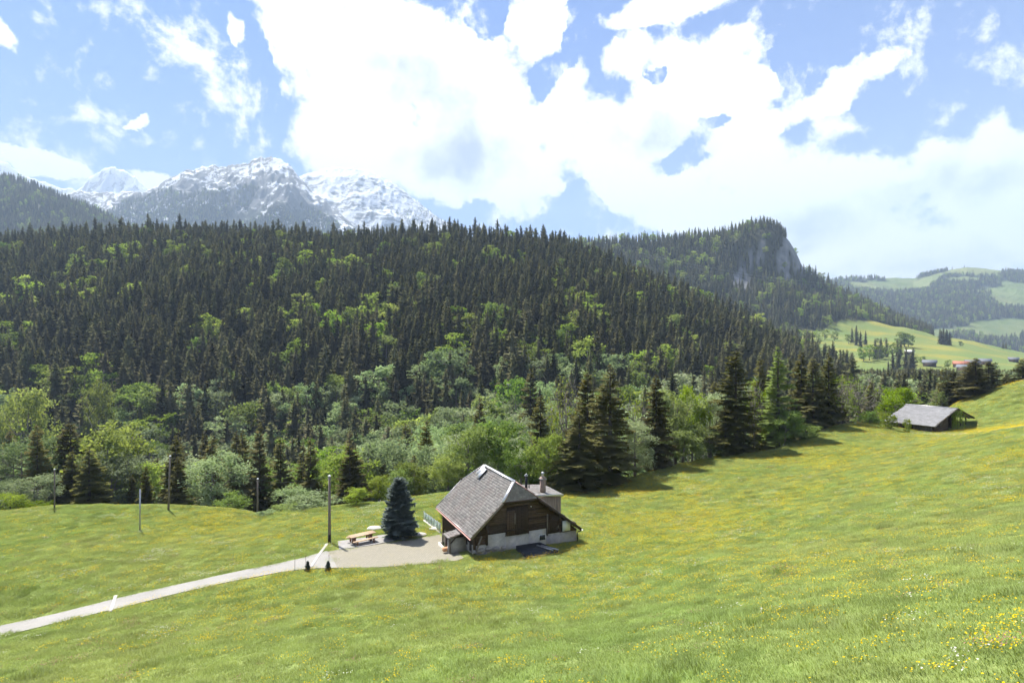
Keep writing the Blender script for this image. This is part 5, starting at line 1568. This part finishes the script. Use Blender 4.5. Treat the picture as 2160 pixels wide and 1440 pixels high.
M['red_roof'] = plain('red_clay_tiles', (.34, .13, .08), .8, .2, 1, .2)
M['slate_roof'] = plain('blue_grey_slates', (.12, .13, .15), .7, .2, 1, .2)
chalet(1961, 764, 590, 9, 11, 4, .5, .9, 'slate_roof', 'dark_wood', 'dark-roofed chalet at the foot of the far pasture')
chalet(2027, 768, 585, 10, 12, 4, .45, .8, 'red_roof', 'dark_wood', 'red-roofed chalet on the far pasture')
chalet(2050, 764, 605, 8, 11, 4, .45, 1.1, 'slate_roof', 'brown_wood', 'grey-roofed chalet behind the red-roofed one')
chalet(2032, 784, 560, 8, 9, 3.5, .5, .7, 'slate_roof', 'brown_wood', 'small chalet half hidden below the red-roofed one')
chalet(2078, 757, 625, 9, 10, 4, .5, .9, 'slate_roof', 'dark_wood', 'dark chalet behind the twin spruces')
chalet(1918, 748, 690, 7, 8, 3.5, .4, 1.2, 'white_paint', 'dark_wood', 'lone barn with a pale roof under the clump of trees', 0)
chalet(2138, 744, 700, 8, 9, 3.5, .5, .9, 'slate_roof', 'dark_wood', 'lone dark barn high on the far pasture', 0)
chalet(1906, 606, 2700, 24, 26, 8, .45, .9, 'slate_roof', 'grey_wood', 'tiny alp hut on the hazy far hill', 0)
# roof that peeps out of the willows in the gorge
x, y = A(1082) * 262, 262
chalet(1082, 832, 262, 3.2, 4.5, 11.8, .4, .6, 'sheet', 'grey_wood', 'pale roof of a hut showing above the willows in the gorge', 0)

# trees and bushes on the far pasture
fp = [(1846, 733, 640, 0, 24), (1858, 728, 650, 0, 24), (1870, 726, 660, 0, 22), (1882, 734, 655, 1, 18), (1893, 728, 662, 0, 22), (1834, 736, 630, 1, 18), (1900, 733, 665, 0, 20), (1856, 742, 640, 3, 16), (1822, 742, 620, 3, 16),
      (1908, 716, 770, 3, 20), (1916, 714, 775, 3, 18), (1900, 716, 772, 3, 18), (1983, 700, 860, 0, 24), (1990, 698, 865, 0, 25), (1997, 699, 862, 0, 24), (2003, 702, 860, 0, 22), (1986, 703, 855, 0, 22), (1994, 703, 858, 0, 20), (2027, 714, 850, 3, 8),
      (1900, 706, 880, 3, 8), (1868, 712, 820, 3, 8), (1852, 713, 815, 3, 7), (2122, 722, 1000, 0, 14), (2116, 722, 990, 0, 12),
      (1705, 705, 830, 1, 14), (1722, 702, 840, 1, 15), (1740, 700, 850, 1, 16), (1760, 702, 840, 3, 14), (1730, 716, 790, 3, 9), (1790, 708, 800, 1, 14), (1806, 712, 780, 0, 20), (1815, 716, 760, 0, 22), (1797, 704, 815, 0, 22), (1806, 702, 830, 0, 24), (1826, 712, 790, 0, 20), (1930, 764, 590, 1, 10), (1945, 756, 600, 3, 9), (2000, 772, 575, 1, 9), (2100, 768, 570, 3, 8)]
words = ['dark spruce', 'light green tree', 'willow', 'green bushy tree']
for (px, py, Y, k, h) in fp:
    where = 'in the clump above the lone pale-roofed barn' if 1815 < px < 1905 and Y < 700 else ('in the tall dark clump on the crest of the far pasture' if 1980 <= px < 2005 and Y > 800 else ('along the wood edge of the far pasture' if px < 1830 else ('on the bright crest of the far pasture' if Y > 780 else 'among the chalets at the foot of the far pasture')))
    x = A(px) * Y
    plant(['spruce_far', 'beech_far', 'willow_far', 'alder_far'][k], x, Y, h, h * (.2 if k == 0 else .42), words[k] + ' ' + where, 'trees ' + where, ['spruce_tree', 'beech_tree', 'willow_tree', 'broadleaf_tree'][k])
# grey dead trees on the slope
for (px, top, Y, lab) in ((377, 545, 470, 'grey dead tree standing out on the upper slope'), (1478, 715, 330, 'grey dead tree above the row of tall spruces'), (1462, 722, 335, 'second grey dead tree above the row of tall spruces'), (218, 770, 262, 'bare pale trunk beside the bright green beech')):
    plant_px('dead', px, top, Y, 16, lab, None, 'dead_tree')
# ------------------------------------------------------------------ meadow grass and flowers
def grass_mat():
    m, (N, L, mk, math_, mapr, mix, noise), p = new_mat('meadow_grass_blades')
    N.remove(p)
    g = mk('ShaderNodeNewGeometry'); pos = g.outputs['Position']; oi = mk('ShaderNodeObjectInfo')
    at_ = mk('ShaderNodeAttribute', attribute_name='tint')
    n1 = noise(oi.outputs['Location'], .07, 4, .6); n2 = noise(oi.outputs['Location'], .45, 4, .65); n3 = noise(oi.outputs['Location'], 1.3, 3, .6)
    c = mix(mapr(n1, .35, .65), (.215, .295, .10), (.275, .32, .12))
    c = mix(math_('MULTIPLY', mapr(n2, .5, .7), .6), c, (.26, .31, .14))
    c = mix(math_('MULTIPLY', mapr(n3, .56, .72), .55), c, (.15, .23, .06))
    # tips dry to straw and reddish seed heads in places
    dry = math_('MULTIPLY', mapr(at_.outputs['Fac'], .62, .95), mapr(noise(oi.outputs['Location'], .9, 4, .6), .42, .62))
    c = mix(math_('MULTIPLY', dry, .75), c, (.42, .36, .22))
    hs = mk('ShaderNodeHueSaturation'); L(mapr(oi.outputs['Random'], 0, 1, .72, 1.28), hs.inputs['Value']); L(c, hs.inputs['Color'])
    df = mk('ShaderNodeBsdfDiffuse'); L(hs.outputs[0], df.inputs[0])
    vm = mk('ShaderNodeVectorMath', operation='SCALE'); L(g.outputs['Normal'], vm.inputs[0]); vm.inputs['Scale'].default_value = .35
    va = mk('ShaderNodeVectorMath', operation='ADD'); L(vm.outputs[0], va.inputs[0]); va.inputs[1].default_value = (0, 0, .65)
    vn = mk('ShaderNodeVectorMath', operation='NORMALIZE'); L(va.outputs[0], vn.inputs[0]); L(vn.outputs[0], df.inputs['Normal'])
    tr = mk('ShaderNodeBsdfTranslucent'); L(mix(1.0, hs.outputs[0], (1.35, 1.35, .6), 'MULTIPLY'), tr.inputs[0])
    ms = mk('ShaderNodeMixShader'); ms.inputs[0].default_value = .35
    L(df.outputs[0], ms.inputs[1]); L(tr.outputs[0], ms.inputs[2]); L(ms.outputs[0], N['Material Output'].inputs[0])
    return m
M['grass'] = grass_mat()
def petal_mat(name, c):
    m, (N, L, mk, math_, mapr, mix, noise), p = new_mat(name)
    N.remove(p)
    df = mk('ShaderNodeBsdfDiffuse'); df.inputs[0].default_value = (*c, 1)
    tr = mk('ShaderNodeBsdfTranslucent'); tr.inputs[0].default_value = (*c, 1)
    ms = mk('ShaderNodeMixShader'); ms.inputs[0].default_value = .35
    L(df.outputs[0], ms.inputs[1]); L(tr.outputs[0], ms.inputs[2]); L(ms.outputs[0], N['Material Output'].inputs[0])
    return m
M['yellow_petal'] = petal_mat('buttercup_petals', (.85, .60, .010))
M['white_petal'] = petal_mat('white_umbels', (.72, .72, .62))
M['pink_petal'] = petal_mat('reddish_sorrel_heads', (.36, .22, .17))

def blades(seed, n, rad, hmin, hmax, w):
    g = np.random.default_rng(seed)
    r = rad * np.sqrt(g.uniform(0, 1, n)); a = g.uniform(0, 6.28, n)
    b = np.stack([r * np.cos(a), r * np.sin(a), np.full(n, -.04)], 1)
    h = g.uniform(hmin, hmax, n); az = g.uniform(0, 6.28, n); lean = g.uniform(.15, .9, n) * h
    d = np.stack([np.cos(az), np.sin(az), np.zeros(n)], 1); s = np.stack([-np.sin(az), np.cos(az), np.zeros(n)], 1) * (w * g.uniform(.6, 1.4, n))[:, None]
    mid = b + d * (lean * .35)[:, None]; mid[:, 2] += h * .62
    tip = b + d * lean[:, None]; tip[:, 2] += h
    V = np.stack([b - s, b + s, mid + s * .8, mid - s * .8, tip], 1).reshape(-1, 3)
    q = np.arange(n)[:, None] * 5
    T = np.concatenate([q + np.array([[0, 1, 2]]), q + np.array([[0, 2, 3]]), q + np.array([[3, 2, 4]])])
    t0 = g.uniform(0, .6, n)
    tint = np.stack([t0 * .2, t0 * .2, t0 * .2 + .35, t0 * .2 + .35, t0 * .6 + .55], 1).ravel()
    return V, T, tint
def heads(seed, n, rad, size, z0, z1):
    g = np.random.default_rng(seed)
    r = rad * np.sqrt(g.uniform(0, 1, n)); a = g.uniform(0, 6.28, n)
    c = np.stack([r * np.cos(a), r * np.sin(a), g.uniform(z0, z1, n)], 1)
    nn = g.normal(size=(n, 3)) * .45 + np.array([-.1, 0, 1]); nn /= np.linalg.norm(nn, axis=1)[:, None]
    u = np.cross(nn, g.normal(size=(n, 3))); u /= np.linalg.norm(u, axis=1)[:, None]; v = np.cross(nn, u)
    s = size * g.uniform(.7, 1.3, n)[:, None]
    k = 5
    ring = [c + (u * math.cos(6.283 * i / k) + v * math.sin(6.283 * i / k)) * s + nn * s * .35 for i in range(k)]
    V = np.stack([c] + ring, 1).reshape(-1, 3)
    q = np.arange(n)[:, None] * (k + 1)
    T = np.concatenate([q + np.array([[0, 1 + i, 1 + (i + 1) % k]]) for i in range(k)])
    return V, T

def meadow_points(sp, seed, ymax_off=1.0, y0=7.5, amax=1.02):
    g = np.random.default_rng(seed)
    xs = np.arange(-130, 135, sp); ys = np.arange(y0, 133, sp)
    X, Y = np.meshgrid(xs, ys); X = X.ravel() + g.uniform(-.5, .5, X.size) * sp; Y = Y.ravel() + g.uniform(-.5, .5, Y.size) * sp
    a = X / Y
    k = (np.abs(a) < amax) & (Y < LIP(np.clip(a, -1.5, 1.5)) + ymax_off)
    X, Y = X[k], Y[k]
    return X, Y, g
def on_paved(X, Y, grow=0.0):
    out = np.zeros(len(X), bool)
    for poly in PAVED:
        p = np.array(poly); c = p.mean(0)
        if grow:
            d = p - c; p = c + d * (1 + grow / (np.linalg.norm(d, axis=1)[:, None] + 1e-6))
        bb = (X > p[:, 0].min()) & (X < p[:, 0].max()) & (Y > p[:, 1].min()) & (Y < p[:, 1].max())
        ins = np.zeros(len(X), bool); n = len(p)
        for i in range(n):
            x0, y0 = p[i]; x1, y1 = p[(i + 1) % n]
            if y0 == y1: continue
            cr = ((y0 > Y) != (y1 > Y)) & (X < (x1 - x0) * (Y - y0) / (y1 - y0) + x0)
            ins ^= cr
        out |= ins & bb
    return out
def lay(name, protos, X, Y, g, label, cat, smin=.8, smax=1.25, dz=0.0, idx=None):
    col = bpy.data.collections.new(name + '_forms')
    for k, me in enumerate(protos): col.objects.link(bpy.data.objects.new('form_%03d' % k, me))
    Z = zg(X, Y) + dz
    # tilt with the ground
    gx = (zg(X + .5, Y) - Z + dz) / .5; gy = (zg(X, Y + .5) - Z + dz) / .5
    n = len(X)
    # euler XYZ: small tilts about x and y, no spin about the tilted axis is lost in the patches
    rot = np.stack([np.arctan(gy), -np.arctan(gx), np.zeros(n)], 1)
    s = g.uniform(smin, smax, n); sc_ = np.stack([s * np.where(g.uniform(0, 1, n) < .5, -1, 1), s * np.where(g.uniform(0, 1, n) < .5, -1, 1), s * g.uniform(.8, 1.2, n)], 1)
    if idx is None: idx = g.integers(0, len(protos), n)
    return scatter(name, col, np.stack([X, Y, Z], 1), idx, sc_, rot, label, cat)

gp = []
for i in range(6):
    v, t, ti = blades(10 + i, 520, .62, .05, .17 if i < 4 else .30, .0075)
    gp.append(tri_mesh('grass_patch', [(v, t, M['grass'])], tint=ti))
short = []
X, Y, g = meadow_points(.62, 3, 4.0)
k = ~on_paved(X, Y, -.08)
X, Y = X[k], Y[k]
n4 = fbm(X / 2.2, Y / 2.2, 3, 90)
idx = np.where(n4 > .66, g.integers(4, 6, len(X)), g.integers(0, 4, len(X)))
lay('meadow_grass', gp, X, Y, g, 'long green meadow grass covering the slope', 'grass', idx=idx)
print('GRASS', len(X))

# flowers
fpm = [tri_mesh('flower_patch', [(*heads(50 + i, 25, .55, .022, .14, .30), M['yellow_petal'])]) for i in range(3)]
wpm = [tri_mesh('flower_patch', [(*heads(60 + i, 22, .55, .021, .14, .28), M['white_petal'])]) for i in range(2)]
ppm = [tri_mesh('flower_patch', [(*heads(70 + i, 22, .45, .020, .18, .34), M['pink_petal'])]) for i in range(2)]
X, Y, g = meadow_points(.55, 8, 2.0)
def edge_dist(X, Y, poly):
    d = np.full(len(X), 1e9); p = np.array(poly)
    for i in range(len(p) - 1):
        a, b = p[i], p[i + 1]; ab = b - a
        t = np.clip(((X - a[0]) * ab[0] + (Y - a[1]) * ab[1]) / (ab @ ab), 0, 1)
        d = np.minimum(d, np.hypot(X - a[0] - t * ab[0], Y - a[1] - t * ab[1]))
    return d
pv = on_paved(X, Y, .3)
n1 = fbm(X / 9., Y / 14., 3, 101); n2 = fbm(X / 2.1, Y / 2.6, 3, 102)
far = np.clip((Y - 26) / 35., 0, 1)
px = 1080 + F * X / Y; py = 720 - F * zg(X, Y) / Y
pr = np.clip((n1 - .50) * 3.2, 0, 1) * .8 * (.22 + .9 * far) + np.clip((n2 - .66) * 6, 0, 1) * .75 * (.35 + .65 * far) + .07 + .15 * far
pr = pr * np.where((px < 420) & (py < 1200), .45, 1.0) * np.where((px < 1500) & (Y < 45) & (py > 1230), .55, 1.0)
def bump(cx, cy_, rx, ry, s): return s * np.exp(-((px - cx) / rx) ** 2 - ((py - cy_) / ry) ** 2)
pr = pr + bump(2100, 1365, 70, 40, .55) + bump(1960, 1420, 50, 25, .4) + bump(2140, 1330, 50, 30, .3) + bump(1680, 970, 90, 9, .9) + bump(1250, 1120, 200, 50, .12) + bump(1500, 1060, 300, 60, .12) + bump(640, 1130, 150, 35, .15)
e1d = edge_dist(X, Y, near_e); e2d = edge_dist(X, Y, far_e)
pr = pr + np.where((e1d < 1.3), .55, 0) * (Y > 40) + np.where((e2d < 2.2) & (e2d > .5), .16, 0)
pr = pr + np.where(np.hypot(X - hw(5, -3.4)[0], Y - hw(5, -3.4)[1]) < 4.5, .30, 0) * (np.abs(edge_dist(X, Y, [hw(0, -2.3)[:2], hw(11, -1.8)[:2]]) - .5) < .8)
k = (g.uniform(0, 1, len(X)) < pr) & ~pv
lay('wildflowers', fpm, X[k], Y[k], g, 'yellow buttercups scattered through the meadow', 'flowers', .8, 1.2)
print('FLOWERS', k.sum())
pw = np.clip((fbm(X / 3.5, Y / 4.5, 3, 111) - .62) * 6, 0, 1) * .35 * (.1 + .9 * far) + .006 + np.where((e2d < 2.4) & (e2d > .4), .45, 0) * np.clip((fbm(X / 2., Y / 2., 2, 5) - .42) * 6, 0, 1) + bump(330, 1165, 40, 4, .7) + bump(480, 1148, 40, 5, .5) + bump(780, 1108, 30, 4, .5) + bump(1200, 1190, 200, 30, .15)
k = (g.uniform(0, 1, len(X)) < pw) & ~pv
lay('wildflowers', wpm, X[k], Y[k], g, 'small white flowers scattered through the meadow', 'flowers', .8, 1.2)
pp = np.clip((fbm(X / 1.6, Y / 1.6, 3, 121) - .68) * 8, 0, 1) * .6 + .006 + bump(100, 1205, 160, 30, .15)
k = (g.uniform(0, 1, len(X)) < pp) & ~pv
lay('wildflowers', ppm, X[k], Y[k], g, 'reddish sorrel heads among the meadow grass', 'flowers', .8, 1.2)

# ------------------------------------------------------------------ the air of the valley
hz_m = bpy.data.materials.new('valley_haze'); hz_m.use_nodes = True
nt = hz_m.node_tree
for n in list(nt.nodes):
    if n.type != 'OUTPUT_MATERIAL': nt.nodes.remove(n)
pv_ = nt.nodes.new('ShaderNodeVolumePrincipled')
pv_.inputs['Color'].default_value = (.58, .76, 1.0, 1)
pv_.inputs['Density'].default_value = 1.3e-4
pv_.inputs['Anisotropy'].default_value = .0
nt.links.new(pv_.outputs[0], [n for n in nt.nodes if n.type == 'OUTPUT_MATERIAL'][0].inputs['Volume'])
_z = []
for o in COL.objects:
    if o.get('kind') == 'structure' and o.type == 'MESH':
        q = np.empty(len(o.data.vertices) * 3, np.float32); o.data.vertices.foreach_get('co', q); _z += [q[2::3].min(), q[2::3].max()]
print('RELIEF', min(_z), max(_z))
hb_ = MB().box(-12500, 12500, -400, 11500, float(min(_z)) - 1.0, float(max(_z)) + 40.0).build('haze', hz_m, None)
tag(hb_, 'bluish haze of the valley air', 'haze', kind='stuff')
